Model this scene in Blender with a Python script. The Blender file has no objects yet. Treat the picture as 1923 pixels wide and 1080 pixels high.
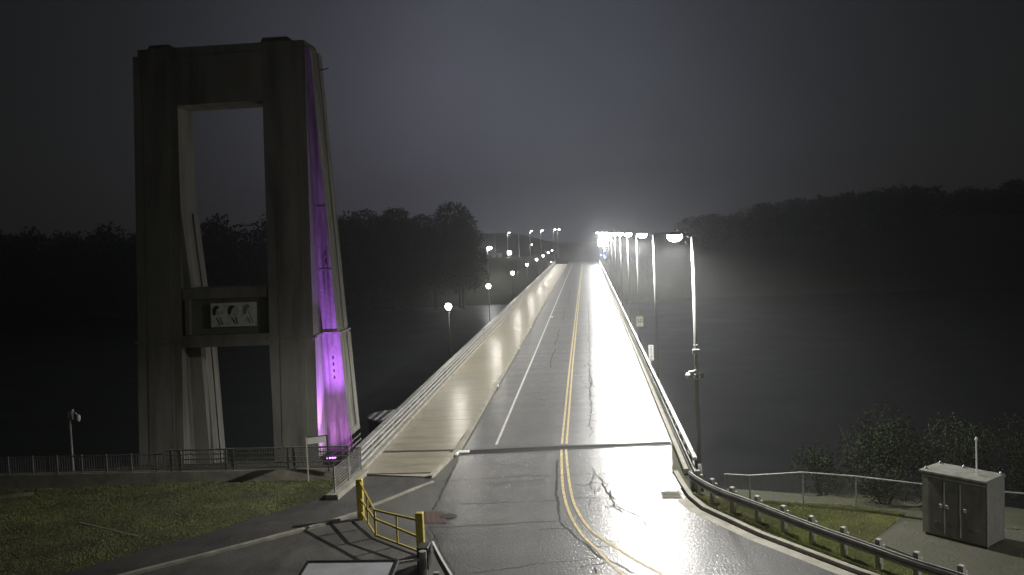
import bpy, math, random
import numpy as np
from mathutils import Vector, Matrix
R = math.radians
rng = np.random.default_rng(7)
random.seed(7)
S = bpy.context.scene
COL = S.collection

# ------------------------------------------------------------------ camera
cam_d = bpy.data.cameras.new("camera")
cam = bpy.data.objects.new("camera", cam_d)
COL.objects.link(cam)
S.camera = cam
F, CX, CY, W0, H0 = 1700.0, 961.5, 540.0, 1923.0, 1080.0
vp, slope, CAM_H = (1100.0, 436.0), -0.038, 11.0
dy = np.array([(vp[0]-CX)/F, (vp[1]-CY)/F, 1.0]); dy /= np.linalg.norm(dy)
dx = np.array([1.0, slope, -(dy[0]+slope*dy[1])/dy[2]]); dx /= np.linalg.norm(dx)
dz = np.cross(dy, dx)
if dz[1] > 0: dz = -dz
M = np.stack([dx, dy, dz], 1)            # world -> image axes (right, down, forward)
right, down, fwd = M[0], M[1], M[2]      # the camera's axes in world coordinates
mw = Matrix(((right[0], -down[0], -fwd[0], 0), (right[1], -down[1], -fwd[1], 0), (right[2], -down[2], -fwd[2], CAM_H), (0, 0, 0, 1)))
cam.matrix_world = mw
cam_d.sensor_width = 36.0
cam_d.lens = 36.0*F/W0
cam_d.clip_start = 0.1
cam_d.clip_end = 5000

# ------------------------------------------------------------------ night sky
WORLD = bpy.data.worlds.new("World"); S.world = WORLD
WORLD.use_nodes = True
nt = WORLD.node_tree; N = nt.nodes; L = nt.links
for n in list(N): N.remove(n)
out = N.new("ShaderNodeOutputWorld")
sky = N.new("ShaderNodeTexSky"); sky.sky_type = 'NISHITA'; sky.sun_disc = False
sky.sun_elevation = R(-6); sky.sun_rotation = R(0)
b1 = N.new("ShaderNodeBackground"); b1.inputs[1].default_value = 0.05
L.new(sky.outputs[0], b1.inputs[0])
# low cloud lit from below by the lamps of the bridge head: a soft glow over the far bank
tc = N.new("ShaderNodeTexCoord")
nrm = N.new("ShaderNodeVectorMath"); nrm.operation = 'NORMALIZE'; L.new(tc.outputs['Generated'], nrm.inputs[0])
sep = N.new("ShaderNodeSeparateXYZ"); L.new(nrm.outputs[0], sep.inputs[0])
def mth(op, a, b=None):
    m = N.new("ShaderNodeMath"); m.operation = op
    for k, v in enumerate((a, b)):
        if v is None: continue
        if isinstance(v, (int, float)): m.inputs[k].default_value = v
        else: L.new(v, m.inputs[k])
    return m.outputs[0]
def gauss(sock, c, w):
    t = mth('DIVIDE', mth('SUBTRACT', sock, c), w); return mth('POWER', 2.71828, mth('MULTIPLY', mth('MULTIPLY', t, t), -1.0))
ahead = mth('MAXIMUM', sep.outputs['Y'], 0.0)
def glow(cx_, wx, cz, wz, col):
    g = mth('MULTIPLY', mth('MULTIPLY', gauss(sep.outputs['X'], cx_, wx), gauss(sep.outputs['Z'], cz, wz)), ahead)
    nz_ = N.new("ShaderNodeTexNoise"); nz_.inputs['Scale'].default_value = 4.5; nz_.inputs['Detail'].default_value = 5; L.new(nrm.outputs[0], nz_.inputs['Vector'])
    g = mth('MULTIPLY', g, mth('ADD', mth('MULTIPLY', nz_.outputs[0], 0.7), 0.65))
    b = N.new("ShaderNodeBackground"); b.inputs[0].default_value = (*col, 1); L.new(g, b.inputs[1]); return b
def add_sh(a, b):
    s = N.new("ShaderNodeAddShader"); L.new(a.outputs[0], s.inputs[0]); L.new(b.outputs[0], s.inputs[1]); return s
base = N.new("ShaderNodeBackground"); base.inputs[0].default_value = (0.0095, 0.0096, 0.0094, 1); base.inputs[1].default_value = 1
g1 = glow(-0.07, 0.25, 0.10, 0.36, (0.068, 0.074, 0.094))
g2 = glow(-0.20, 0.14, 0.12, 0.14, (0.015, 0.010, 0.017))
sh = add_sh(add_sh(add_sh(b1, base), g1), g2)
L.new(sh.outputs[0], out.inputs[0])

# ------------------------------------------------------------------ render look
S.view_settings.view_transform = 'Standard'
S.view_settings.look = 'None'
S.view_settings.exposure = 0.0
S.view_settings.gamma = 1.0
S.view_settings.use_curve_mapping = False
S.render.engine = 'CYCLES'
cy = S.cycles
cy.use_denoising = True
cy.max_bounces = 5; cy.diffuse_bounces = 2; cy.glossy_bounces = 2; cy.volume_bounces = 0
cy.transmission_bounces = 3; cy.transparent_max_bounces = 6
cy.sample_clamp_indirect = 4.0
cy.caustics_reflective = False; cy.caustics_refractive = False

# ------------------------------------------------------------------ helpers
class MB:
    def __init__(s): s.v = []; s.f = []
    def add(s, vs, fs):
        o = len(s.v); s.v += [tuple(map(float, p)) for p in vs]; s.f += [tuple(i+o for i in q) for q in fs]; return s
    def hexa(s, lo, hi):                 # two quads (4 points each, same winding)
        return s.add(list(lo)+list(hi), [(3,2,1,0),(4,5,6,7),(0,1,5,4),(1,2,6,5),(2,3,7,6),(3,0,4,7)])
    def box(s, x0, x1, y0, y1, z0, z1):
        return s.hexa([(x0,y0,z0),(x1,y0,z0),(x1,y1,z0),(x0,y1,z0)], [(x0,y0,z1),(x1,y0,z1),(x1,y1,z1),(x0,y1,z1)])
    def cbox(s, x0, x1, y0, y1, z0, z1, c):   # box with its top edges bevelled by c
        s.hexa([(x0,y0,z0),(x1,y0,z0),(x1,y1,z0),(x0,y1,z0)], [(x0,y0,z1-c),(x1,y0,z1-c),(x1,y1,z1-c),(x0,y1,z1-c)])
        s.f.pop(-5)
        o = len(s.v)-4
        t = [(x0+c,y0+c,z1),(x1-c,y0+c,z1),(x1-c,y1-c,z1),(x0+c,y1-c,z1)]
        n = len(s.v); s.v += t
        for i in range(4):
            j = (i+1) % 4; s.f.append((o+i, o+j, n+j, n+i))
        s.f.append((n,n+1,n+2,n+3)); return s
    def beam(s, p0, p1, w, h, up=(0,0,1)):
        p0 = Vector(p0); p1 = Vector(p1); d = (p1-p0).normalized(); u = Vector(up)
        sd = d.cross(u)
        if sd.length < 1e-4: sd = d.cross(Vector((0,1,0)))
        sd.normalize(); u = sd.cross(d).normalized()
        q = [sd*(a*w/2)+u*(b*h/2) for a, b in ((-1,-1),(1,-1),(1,1),(-1,1))]
        return s.hexa([p0+k for k in q], [p1+k for k in q])
    def tube(s, p0, p1, r0, r1=None, n=8, cap=True):
        r1 = r0 if r1 is None else r1
        p0 = Vector(p0); p1 = Vector(p1); d = (p1-p0).normalized()
        a = d.orthogonal().normalized(); b = d.cross(a)
        o = len(s.v)
        for p, r in ((p0,r0),(p1,r1)):
            for i in range(n):
                t = 2*math.pi*i/n; s.v.append(tuple(p+a*(r*math.cos(t))+b*(r*math.sin(t))))
        for i in range(n):
            j = (i+1) % n; s.f.append((o+i, o+j, o+n+j, o+n+i))
        if cap: s.f.append(tuple(o+n-1-i for i in range(n))); s.f.append(tuple(o+n+i for i in range(n)))
        return s
    def path(s, pts, r, n=8):
        for a, b in zip(pts, pts[1:]): s.tube(a, b, r, r, n)
        return s
    def lathe(s, prof, c=(0,0,0), n=14):
        o = len(s.v)
        for r, z in prof:
            for i in range(n):
                t = 2*math.pi*i/n; s.v.append((c[0]+r*math.cos(t), c[1]+r*math.sin(t), c[2]+z))
        for k in range(len(prof)-1):
            for i in range(n):
                j = (i+1) % n; s.f.append((o+k*n+i, o+k*n+j, o+(k+1)*n+j, o+(k+1)*n+i))
        s.f.append(tuple(o+n-1-i for i in range(n))); m = o+(len(prof)-1)*n
        s.f.append(tuple(m+i for i in range(n))); return s
    def ribbon(s, pts, w, z):
        P = [Vector((p[0], p[1])) for p in pts]; vs = []
        for i, p in enumerate(P):
            d = (P[min(i+1,len(P)-1)]-P[max(i-1,0)]).normalized(); nn = Vector((-d.y, d.x))
            ww = w[i] if isinstance(w, (list,tuple)) else w
            vs += [(p.x+nn.x*ww/2, p.y+nn.y*ww/2, z), (p.x-nn.x*ww/2, p.y-nn.y*ww/2, z)]
        return s.add(vs, [(2*i, 2*i+1, 2*i+3, 2*i+2) for i in range(len(P)-1)])
    def poly(s, pts, z):
        return s.add([(p[0],p[1],z) for p in pts], [tuple(range(len(pts)))])
    def slab(s, pts, z0, z1):
        n = len(pts)
        return s.add([(p[0],p[1],z0) for p in pts]+[(p[0],p[1],z1) for p in pts],
                     [tuple(range(n-1,-1,-1)), tuple(range(n,2*n))]+[(i,(i+1)%n,n+(i+1)%n,n+i) for i in range(n)])
    def mesh(s, name, mat, smooth=False):
        me = bpy.data.meshes.new(name); me.from_pydata(s.v, [], s.f); me.materials.append(mat)
        me.validate()
        import bmesh
        bm = bmesh.new(); bm.from_mesh(me); bmesh.ops.recalc_face_normals(bm, faces=bm.faces); bm.to_mesh(me); bm.free()
        if smooth:
            me.shade_smooth()
        return me
    def build(s, name, mat, parent=None, smooth=False):
        o = bpy.data.objects.new(name, s.mesh(name, mat, smooth)); COL.objects.link(o)
        if parent: o.parent = parent
        return o

def inst(name, mesh, parent=None, loc=(0,0,0), rz=0, sc=(1,1,1)):
    o = bpy.data.objects.new(name, mesh); COL.objects.link(o)
    if parent: o.parent = parent
    o.location = loc; o.rotation_euler = (0,0,rz); o.scale = sc
    return o
def tag(o, label=None, cat=None, group=None, kind=None):
    if label: o['label'] = label
    if cat: o['category'] = cat
    if group: o['group'] = group
    if kind: o['kind'] = kind
    return o
def thing(name, label, cat, loc=(0,0,0), rz=0, group=None):
    o = bpy.data.objects.new(name, None); COL.objects.link(o)
    o.empty_display_size = 0.2
    o.location = loc; o.rotation_euler = (0,0,rz)
    return tag(o, label, cat, group)
def copy_tree(o, parent=None):
    c = o.copy(); COL.objects.link(c)
    if parent: c.parent = parent
    for ch in list(o.children): copy_tree(ch, c)
    return c
def text_mesh(txt, size, mat, name):
    cu = bpy.data.curves.new(name, 'FONT'); cu.body = txt; cu.size = size; cu.align_x = 'CENTER'; cu.align_y = 'CENTER'; cu.extrude = 0.004
    o = bpy.data.objects.new(name, cu); COL.objects.link(o)
    dg = bpy.context.evaluated_depsgraph_get(); dg.update()
    me = bpy.data.meshes.new_from_object(o.evaluated_get(dg)); me.name = name
    bpy.data.objects.remove(o); me.materials.clear(); me.materials.append(mat)
    me.transform(Matrix.Rotation(R(90), 4, 'X'))
    return me

# ------------------------------------------------------------------ materials
def new_mat(name):
    m = bpy.data.materials.new(name); m.use_nodes = True
    nt = m.node_tree; return m, nt, nt.nodes, nt.links, nt.nodes['Principled BSDF']
def surf(name, c0, c1, scale=3.0, rough=(0.6, 0.9), metal=0.0, bump=0.0, bscale=40.0, stretch=(1,1,1), detail=6, spec=0.5, coord='Object', dirt=None, bstretch=None):
    m, nt, n, l, p = new_mat(name)
    tc = n.new('ShaderNodeTexCoord'); mp = n.new('ShaderNodeMapping'); mp.inputs['Scale'].default_value = stretch
    l.new(tc.outputs[coord], mp.inputs[0])
    nz = n.new('ShaderNodeTexNoise'); nz.inputs['Scale'].default_value = scale; nz.inputs['Detail'].default_value = detail
    nz.inputs['Roughness'].default_value = 0.65
    l.new(mp.outputs[0], nz.inputs['Vector'])
    cr = n.new('ShaderNodeValToRGB'); e = cr.color_ramp.elements
    e[0].position = 0.3; e[1].position = 0.7; e[0].color = (*c0,1); e[1].color = (*c1,1)
    l.new(nz.outputs[0], cr.inputs[0]); colour = cr.outputs[0]
    if dirt:
        n3 = n.new('ShaderNodeTexNoise'); n3.inputs['Scale'].default_value = dirt[0]; n3.inputs['Detail'].default_value = 8
        m3 = n.new('ShaderNodeMapping'); m3.inputs['Scale'].default_value = dirt[2]; l.new(tc.outputs[coord], m3.inputs[0]); l.new(m3.outputs[0], n3.inputs['Vector'])
        r3 = n.new('ShaderNodeMapRange'); r3.inputs[1].default_value = 0.45; r3.inputs[2].default_value = 0.7; r3.inputs[3].default_value = 0; r3.inputs[4].default_value = dirt[3]
        l.new(n3.outputs[0], r3.inputs[0])
        mx = n.new('ShaderNodeMix'); mx.data_type = 'RGBA'; l.new(r3.outputs[0], mx.inputs[0]); l.new(colour, mx.inputs[6]); mx.inputs[7].default_value = (*dirt[1],1)
        colour = mx.outputs[2]
    l.new(colour, p.inputs['Base Color'])
    mr = n.new('ShaderNodeMapRange'); mr.inputs[1].default_value = 0.3; mr.inputs[2].default_value = 0.7
    mr.inputs[3].default_value = rough[0]; mr.inputs[4].default_value = rough[1]
    l.new(nz.outputs[0], mr.inputs[0]); l.new(mr.outputs[0], p.inputs['Roughness'])
    p.inputs['Metallic'].default_value = metal
    p.inputs['Specular IOR Level'].default_value = spec
    if bump:
        n2 = n.new('ShaderNodeTexNoise'); n2.inputs['Scale'].default_value = bscale; n2.inputs['Detail'].default_value = 4
        if bstretch:
            m2 = n.new('ShaderNodeMapping'); m2.inputs['Scale'].default_value = bstretch; l.new(tc.outputs[coord], m2.inputs[0]); l.new(m2.outputs[0], n2.inputs['Vector'])
        else: l.new(tc.outputs[coord], n2.inputs['Vector'])
        bp = n.new('ShaderNodeBump'); bp.inputs['Strength'].default_value = bump; bp.inputs['Distance'].default_value = 0.02
        l.new(n2.outputs[0], bp.inputs['Height']); l.new(bp.outputs[0], p.inputs['Normal'])
    return m
def glow_mat(name, col, strength):
    m, nt, n, l, p = new_mat(name)
    p.inputs['Base Color'].default_value = (*[min(1,c) for c in col],1)
    p.inputs['Emission Color'].default_value = (*col,1); p.inputs['Emission Strength'].default_value = strength
    return m

M_ = {}
# wet asphalt: noisy roughness, fine aggregate, worn wheel tracks along the road
def asphalt_mat(name, c0, c1, r0, r1, coat=0.0, crough=0.27, bstr=0.7, spec=0.5):
    m, nt, n, l, p = new_mat(name)
    tc = n.new('ShaderNodeTexCoord')
    def noise(scale, st, detail=6):
        mp = n.new('ShaderNodeMapping'); mp.inputs['Scale'].default_value = st; l.new(tc.outputs['Object'], mp.inputs[0])
        z = n.new('ShaderNodeTexNoise'); z.inputs['Scale'].default_value = scale; z.inputs['Detail'].default_value = detail; l.new(mp.outputs[0], z.inputs['Vector']); return z.outputs[0]
    big = noise(0.5, (1.6, 0.12, 1)); band = noise(0.6, (0.12, 1.0, 1)); fine = noise(9, (1, 1, 1), 4); mid = noise(2.2, (1, 0.5, 1), 8)
    a1 = n.new('ShaderNodeMath'); a1.operation = 'ADD'; l.new(big, a1.inputs[0]); l.new(mid, a1.inputs[1])
    a2 = n.new('ShaderNodeMath'); a2.operation = 'ADD'; l.new(a1.outputs[0], a2.inputs[0]); l.new(fine, a2.inputs[1])
    a3 = n.new('ShaderNodeMath'); a3.operation = 'ADD'; l.new(a2.outputs[0], a3.inputs[0]); l.new(band, a3.inputs[1])
    mr = n.new('ShaderNodeMapRange'); mr.inputs[1].default_value = 1.6; mr.inputs[2].default_value = 2.45; l.new(a3.outputs[0], mr.inputs[0])
    mx = n.new('ShaderNodeMix'); mx.data_type = 'RGBA'; l.new(mr.outputs[0], mx.inputs[0]); mx.inputs[6].default_value = (*c0,1); mx.inputs[7].default_value = (*c1,1)
    l.new(mx.outputs[2], p.inputs['Base Color'])
    rr = n.new('ShaderNodeMapRange'); rr.inputs[1].default_value = 0.7; rr.inputs[2].default_value = 1.35; rr.inputs[3].default_value = r0; rr.inputs[4].default_value = r1
    a4 = n.new('ShaderNodeMath'); a4.operation = 'ADD'; l.new(band, a4.inputs[0]); l.new(mid, a4.inputs[1])
    l.new(a4.outputs[0], rr.inputs[0]); l.new(rr.outputs[0], p.inputs['Roughness'])
    bp = n.new('ShaderNodeBump'); bp.inputs['Strength'].default_value = bstr; bp.inputs['Distance'].default_value = 0.02
    g = noise(11, (1,1,1), 5); l.new(g, bp.inputs['Height']); l.new(bp.outputs[0], p.inputs['Normal'])
    p.inputs['Specular IOR Level'].default_value = spec
    p.inputs['Coat Weight'].default_value = coat; p.inputs['Coat Roughness'].default_value = crough; p.inputs['Coat IOR'].default_value = 1.4
    l.new(bp.outputs[0], p.inputs['Coat Normal'])
    return m
M_['asphalt'] = asphalt_mat('wet_asphalt', (0.034,0.034,0.033), (0.070,0.069,0.065), 0.36, 0.54, 0.8)
M_['asphalt2'] = asphalt_mat('wet_approach_asphalt', (0.045,0.045,0.043), (0.110,0.108,0.100), 0.50, 0.72, 0.95, 0.21, 0.9, 0.3)
M_['path'] = asphalt_mat('damp_path_asphalt', (0.050,0.050,0.046), (0.085,0.082,0.074), 0.55, 0.8)
M_['lot'] = asphalt_mat('damp_side_asphalt', (0.070,0.069,0.060), (0.115,0.112,0.098), 0.55, 0.8)
M_['crack'] = surf('crack_tar', (0.008,0.008,0.008), (0.02,0.02,0.02), 8, (0.7,0.95))
M_['slab'] = surf('beige_paving', (0.23,0.21,0.15), (0.34,0.31,0.23), 1.3, (0.40,0.6), bump=0.9, bscale=4.0, bstretch=(0.5,2.2,1), stretch=(0.5,1.6,1), dirt=(0.9,(0.17,0.145,0.10),(0.4,1.6,1),0.55))
_p = M_['slab'].node_tree.nodes['Principled BSDF']; _p.inputs['Coat Weight'].default_value = 0.4; _p.inputs['Coat Roughness'].default_value = 0.22
_b = [q for q in M_['slab'].node_tree.nodes if q.type == 'BUMP'][0]; M_['slab'].node_tree.links.new(_b.outputs[0], _p.inputs['Coat Normal'])
M_['concrete'] = surf('kerb_concrete', (0.24,0.23,0.19), (0.40,0.38,0.31), 2.5, (0.6,0.9), bump=0.4, bscale=25, dirt=(1.2,(0.13,0.12,0.09),(1,1,1),0.5))
M_['tower'] = surf('tower_concrete', (0.21,0.205,0.175), (0.31,0.30,0.26), 0.8, (0.75,0.95), bump=0.5, bscale=6, stretch=(1,1,0.25), dirt=(0.7,(0.09,0.085,0.07),(1.5,1.5,0.18),0.75))
M_['tower_stain'] = surf('tower_streaked_concrete', (0.16,0.155,0.13), (0.33,0.32,0.28), 1.6, (0.7,0.95), bump=0.9, bscale=5, stretch=(1.6,1.6,0.35), dirt=(1.6,(0.05,0.048,0.04),(2.2,2.2,0.12),0.9))
M_['tower_dark'] = surf('tower_darker_concrete', (0.14,0.14,0.12), (0.20,0.195,0.165), 1.2, (0.8,0.95), stretch=(1,1,0.3))  # darker concrete tone, used on the recessed strut wall
M_['alu'] = surf('rail_aluminium', (0.42,0.42,0.40), (0.60,0.60,0.57), 4, (0.32,0.5), metal=0.35, stretch=(4,0.3,4), dirt=(3,(0.2,0.19,0.16),(1,0.4,1),0.5))
M_['galv'] = surf('galvanised_steel', (0.30,0.30,0.29), (0.45,0.45,0.43), 6, (0.4,0.6), metal=0.25, dirt=(4,(0.16,0.13,0.10),(1,1,1),0.4))
M_['pole'] = surf('streetlight_pole_steel', (0.24,0.24,0.23), (0.34,0.34,0.33), 3, (0.55,0.75), metal=0.2)
M_['iron'] = surf('black_cast_iron', (0.010,0.010,0.010), (0.02,0.02,0.02), 5, (0.6,0.8), spec=0.2)
M_['guard'] = surf('weathered_guardrail_steel', (0.20,0.20,0.20), (0.32,0.32,0.31), 3, (0.4,0.6), metal=0.25, dirt=(2,(0.10,0.08,0.06),(1,1,1),0.5))
M_['joint'] = surf('joint_rubber', (0.012,0.012,0.012), (0.03,0.03,0.03), 6, (0.75,0.95), spec=0.2)
M_['dark'] = surf('dark_iron', (0.03,0.03,0.03), (0.06,0.06,0.058), 5, (0.45,0.7), metal=0.3)
M_['railgrey'] = surf('grey_painted_rail', (0.20,0.20,0.185), (0.29,0.29,0.27), 5, (0.5,0.75))
M_['post'] = surf('weathered_timber', (0.34,0.325,0.28), (0.50,0.48,0.42), 5, (0.7,0.9), stretch=(4,4,0.6))
M_['yellow'] = surf('yellow_paint', (0.50,0.40,0.07), (0.62,0.50,0.11), 5, (0.35,0.6), dirt=(5,(0.25,0.16,0.05),(1,1,1),0.45))
M_['line_y'] = surf('yellow_road_paint', (0.40,0.31,0.13), (0.56,0.44,0.19), 3.5, (0.45,0.7), dirt=(7,(0.10,0.09,0.06),(1,0.5,1),0.8))
M_['line_w'] = surf('white_road_paint', (0.50,0.50,0.47), (0.72,0.72,0.68), 3.5, (0.45,0.7), dirt=(7,(0.12,0.12,0.11),(1,0.5,1),0.8))
M_['white'] = surf('white_enamel', (0.70,0.70,0.68), (0.80,0.80,0.78), 6, (0.4,0.6), dirt=(5,(0.45,0.43,0.38),(1,1,1),0.3))
M_['signface'] = surf('sign_sheeting', (0.66,0.64,0.52), (0.74,0.72,0.6), 4, (0.4,0.6))
M_['black'] = surf('black_print', (0.012,0.012,0.012), (0.025,0.025,0.025), 6, (0.5,0.7))
M_['greyprint'] = surf('grey_print', (0.16,0.16,0.16), (0.26,0.26,0.26), 6, (0.5,0.7))
M_['cab'] = surf('cabinet_grey_paint', (0.20,0.20,0.175), (0.27,0.27,0.24), 2.5, (0.55,0.75), dirt=(2.5,(0.10,0.095,0.075),(1.5,1.5,0.4),0.6))
M_['cabdoor'] = surf('cabinet_door_paint', (0.10,0.10,0.085), (0.14,0.14,0.12), 2.5, (0.5,0.7), dirt=(2.5,(0.05,0.045,0.035),(1.5,1.5,0.4),0.6))
M_['panel'] = surf('pale_panel_sheet', (0.74,0.74,0.78), (0.82,0.82,0.86), 1.2, (0.5,0.7), dirt=(2,(0.45,0.45,0.46),(1,1,1),0.4))
M_['infill'] = surf('grey_board_sheet', (0.50,0.50,0.46), (0.60,0.60,0.56), 2, (0.5,0.7))
M_['brick'] = surf('red_brick_paver', (0.075,0.045,0.038), (0.12,0.068,0.055), 6, (0.6,0.85))
M_['bark'] = surf('bark', (0.05,0.04,0.03), (0.09,0.075,0.055), 5, (0.8,0.95), stretch=(4,4,0.6))
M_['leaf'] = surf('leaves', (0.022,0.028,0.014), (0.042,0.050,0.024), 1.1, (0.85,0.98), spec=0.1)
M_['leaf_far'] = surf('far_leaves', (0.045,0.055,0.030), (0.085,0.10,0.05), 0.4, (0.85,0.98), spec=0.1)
M_['grass'] = surf('grass_blades', (0.23,0.265,0.09), (0.38,0.40,0.16), 0.55, (0.6,0.85), dirt=(0.45,(0.21,0.19,0.12),(1,1,1),0.85))
M_['water'] = surf('river_water', (0.008,0.010,0.010), (0.014,0.016,0.015), 0.1, (0.30,0.42), spec=0.2, bump=0.5, bscale=0.6)
M_['banner'] = surf('banner_sheet', (0.72,0.72,0.68), (0.82,0.82,0.78), 3, (0.6,0.8), dirt=(3,(0.25,0.25,0.24),(1,1,1),0.6))
M_['roofpale'] = surf('pale_metal_roof', (0.40,0.40,0.42), (0.52,0.52,0.54), 1.5, (0.5,0.7))
M_['lamp'] = glow_mat('streetlight_glow', (1.0, 0.97, 0.90), 80)
M_['globe'] = glow_mat('globe_glow', (1.0, 0.98, 0.95), 22)
M_['led'] = glow_mat('white_led_glow', (0.80, 0.88, 1.0), 60)
M_['blue'] = glow_mat('blue_led_glow', (0.25, 0.38, 1.0), 3.0)
M_['violet'] = glow_mat('violet_flood_glow', (0.55, 0.16, 1.0), 6.0)

# ------------------------------------------------------------------ ground, river, far hills
def ss(t): t = np.clip(t, 0, 1); return t*t*(3-2*t)
DECK_END = 320.0
def deck_z(y):
    y = np.asarray(y, float); d = np.clip(y-DECK_END, 0, None); return -d*d/2600.0
def height(x, y):
    x = np.asarray(x, float); y = np.asarray(y, float)
    edge = np.where(x < -11.5, 42.6, np.where(x < 5.0, 46.5, 36.3-0.36*(x-6)))
    near = -14.5*ss((y-edge)/np.where(x < -11.5, 38.0, 34.0))
    near = near - 0.02*np.clip(-20-x, 0, 40)
    # far bank
    left = -14.5+ss((y-284)/112.0)*16.0
    left = left+12*ss((y-400)/260)*ss((-20-x)/60)
    mid = np.where(y >= DECK_END-2, np.maximum(deck_z(y), -3.6+0.012*np.clip(y-420,0,None))-0.45, -14.5+ss((y-284)/34.0)*13.5)
    rgt = -14.5+ss((y-290)/70.0)*(14.5+11*ss((x-30)/110))
    rgt = rgt+4*ss((y-420)/300)
    wl = ss((-11.8-x)/6.0); wr = ss((x-6.0)/6.0)
    ff = ss((y-400)/70.0); mid = mid*(1-ff)+left*ff
    far = mid*(1-wl)*(1-wr)+left*wl+rgt*wr
    h = np.where(y < 170, near, far)
    return h-0.09
xs = np.concatenate([np.linspace(-700,-90,24), np.linspace(-85,-14,40), np.linspace(-13,24,75), np.linspace(26,120,36), np.linspace(135,700,20)])
ys = np.concatenate([np.linspace(-60,18,10), np.linspace(20,62,85), np.linspace(64,110,24), np.linspace(120,280,9), np.linspace(284,420,70), np.linspace(430,900,24)])
X, Y = np.meshgrid(xs, ys)
Z = height(X, Y)
rough = (rng.random(X.shape)-0.5)
Z += rough*np.where((Y > 48) | (X > 9) & (Y > 36), 0.35, 0.0)*np.where((X > -14) & (X < 8) & (Y > 300), 0, 1)
nx, ny = len(xs), len(ys)
gm = MB(); gm.v = [(float(a), float(b), float(c)) for a, b, c in zip(X.ravel(), Y.ravel(), Z.ravel())]
gm.f = [(j*nx+i, j*nx+i+1, (j+1)*nx+i+1, (j+1)*nx+i) for j in range(ny-1) for i in range(nx-1)]
M_['ground'] = surf('bank_soil_and_turf', (0.028,0.034,0.014), (0.060,0.066,0.028), 0.35, (0.8,0.95), bump=0.6, bscale=8, dirt=(0.8,(0.07,0.06,0.04),(1,1,1),0.7))
tag(gm.build('ground', M_['ground'], smooth=True), kind='structure')
wt = MB().poly([(-900,60),(900,60),(900,330),(-900,330)], -12.6)
tag(wt.build('river', M_['water']), kind='structure')

# ------------------------------------------------------------------ bridge deck, road, walkway
XL, XW, XR = -11.15, -6.85, 4.15          # outer edge of walkway, road-side edge of walkway, right edge of the carriageway
BR0 = 46.0
deck = tag(MB().box(-11.5, 4.75, BR0, DECK_END, -0.9, -0.02).build('bridge_deck', M_['concrete']), kind='structure')
for gx in (-9.5, -5.0, -0.5, 3.2):
    MB().box(gx-0.3, gx+0.3, BR0+0.4, DECK_END-0.4, -3.0, -0.9).build('girder', M_['dark'], deck)
for k in range(5):
    yy = 92+k*48
    MB().hexa([(-10.5,yy-1.4,-15),(3.8,yy-1.4,-15),(3.8,yy+1.4,-15),(-10.5,yy+1.4,-15)],
              [(-9.9,yy-0.8,-3.0),(3.4,yy-0.8,-3.0),(3.4,yy+0.8,-3.0),(-9.9,yy+0.8,-3.0)]).build('pier', M_['concrete'], deck)
# approach road + bridge road as one sheet following the crest beyond the end of the deck
rd = MB()
left_edge = [(-6.85,46.0),(-6.85,45.0),(-6.7,43.3),(-6.55,38),(-6.40,33.0),(-5.75,31.0),(-5.0,28.7),(-4.2,26.5),(-2.2,22),(1,15)]
right_edge = [(3.95,46.0),(3.7,43),(3.45,40.5),(3.55,38.6),(3.7,36.6),(4.05,35.1),(5.65,31.9),(7.9,28.4),(11.0,24.2),(17,17)]
n = len(left_edge)
rd.add([(x,y,0.0) for x,y in left_edge]+[(x,y,0.0) for x,y in right_edge], [(i,i+1,n+i+1,n+i) for i in range(n-1)])
road = tag(rd.build('road', M_['asphalt2']), kind='structure')
bd = MB()
yb = [46.05]+list(np.linspace(70,320,26))+list(np.linspace(324,420,24))
curve = lambda y: -((max(0,y-330))**2)/900.0
vs = []
for y in yb:
    z = float(deck_z(y)); c = curve(y); vs += [(XW+c, y, z), (XR+c, y, z)]
bd.add(vs, [(2*i,2*i+1,2*i+3,2*i+2) for i in range(len(yb)-1)])
broad = tag(bd.build('bridge_road', M_['asphalt']), kind='structure')
# side asphalt left of the road and the asphalt footpath along the grass
lot = MB().poly([(-9.35,36.4),(-7.45,39.9),(-7.15,45.5),(-6.84,45.5),(-6.71,43.3),(-6.56,38),(-6.41,33.0),(-5.76,31.0),(-5.01,28.7),(-4.21,26.5),(-2.2,22),(0,15),(-26,15),(-20,24.6),(-15.81,29.0),(-13.78,30.9),(-10.74,33.83),(-9.46,35.4)], -0.006)
tag(lot.build('side_road', M_['lot']), kind='structure')
kerb_l = [(-27,16.5),(-20.3,24.8),(-15.9,29.1),(-13.85,31.0),(-10.85,33.92),(-9.55,35.5)]
path_in = [(-9.62,35.6),(-9.36,36.55),(-7.38,40.0),(-7.3,40.6),(-11.0,41.2),(-11.1,39.5),(-11.55,38.0),(-14.9,33.4),(-17.9,29.8),(-23,23),(-29,15.5)]
tag(MB().poly(kerb_l[:]+path_in, 0.03).build('footpath', M_['path']), kind='structure')
kb = MB()
for a, b in zip(kerb_l, kerb_l[1:]): kb.beam((a[0],a[1],0.01),(b[0],b[1],0.01), 0.2, 0.16)
kb.build('kerb', M_['concrete'])
kb2 = MB()
k2 = [(-9.3,36.5),(-8.6,37.7),(-7.8,39.2),(-7.32,40.0)]
for a, b in zip(k2, k2[1:]): kb2.beam((a[0],a[1],0.005),(b[0],b[1],0.005), 0.15, 0.1)
kb2.build('kerb', M_['concrete'])
for o in (bpy.data.objects['kerb'], bpy.data.objects['kerb.001']): o['kind'] = 'structure'
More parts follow.
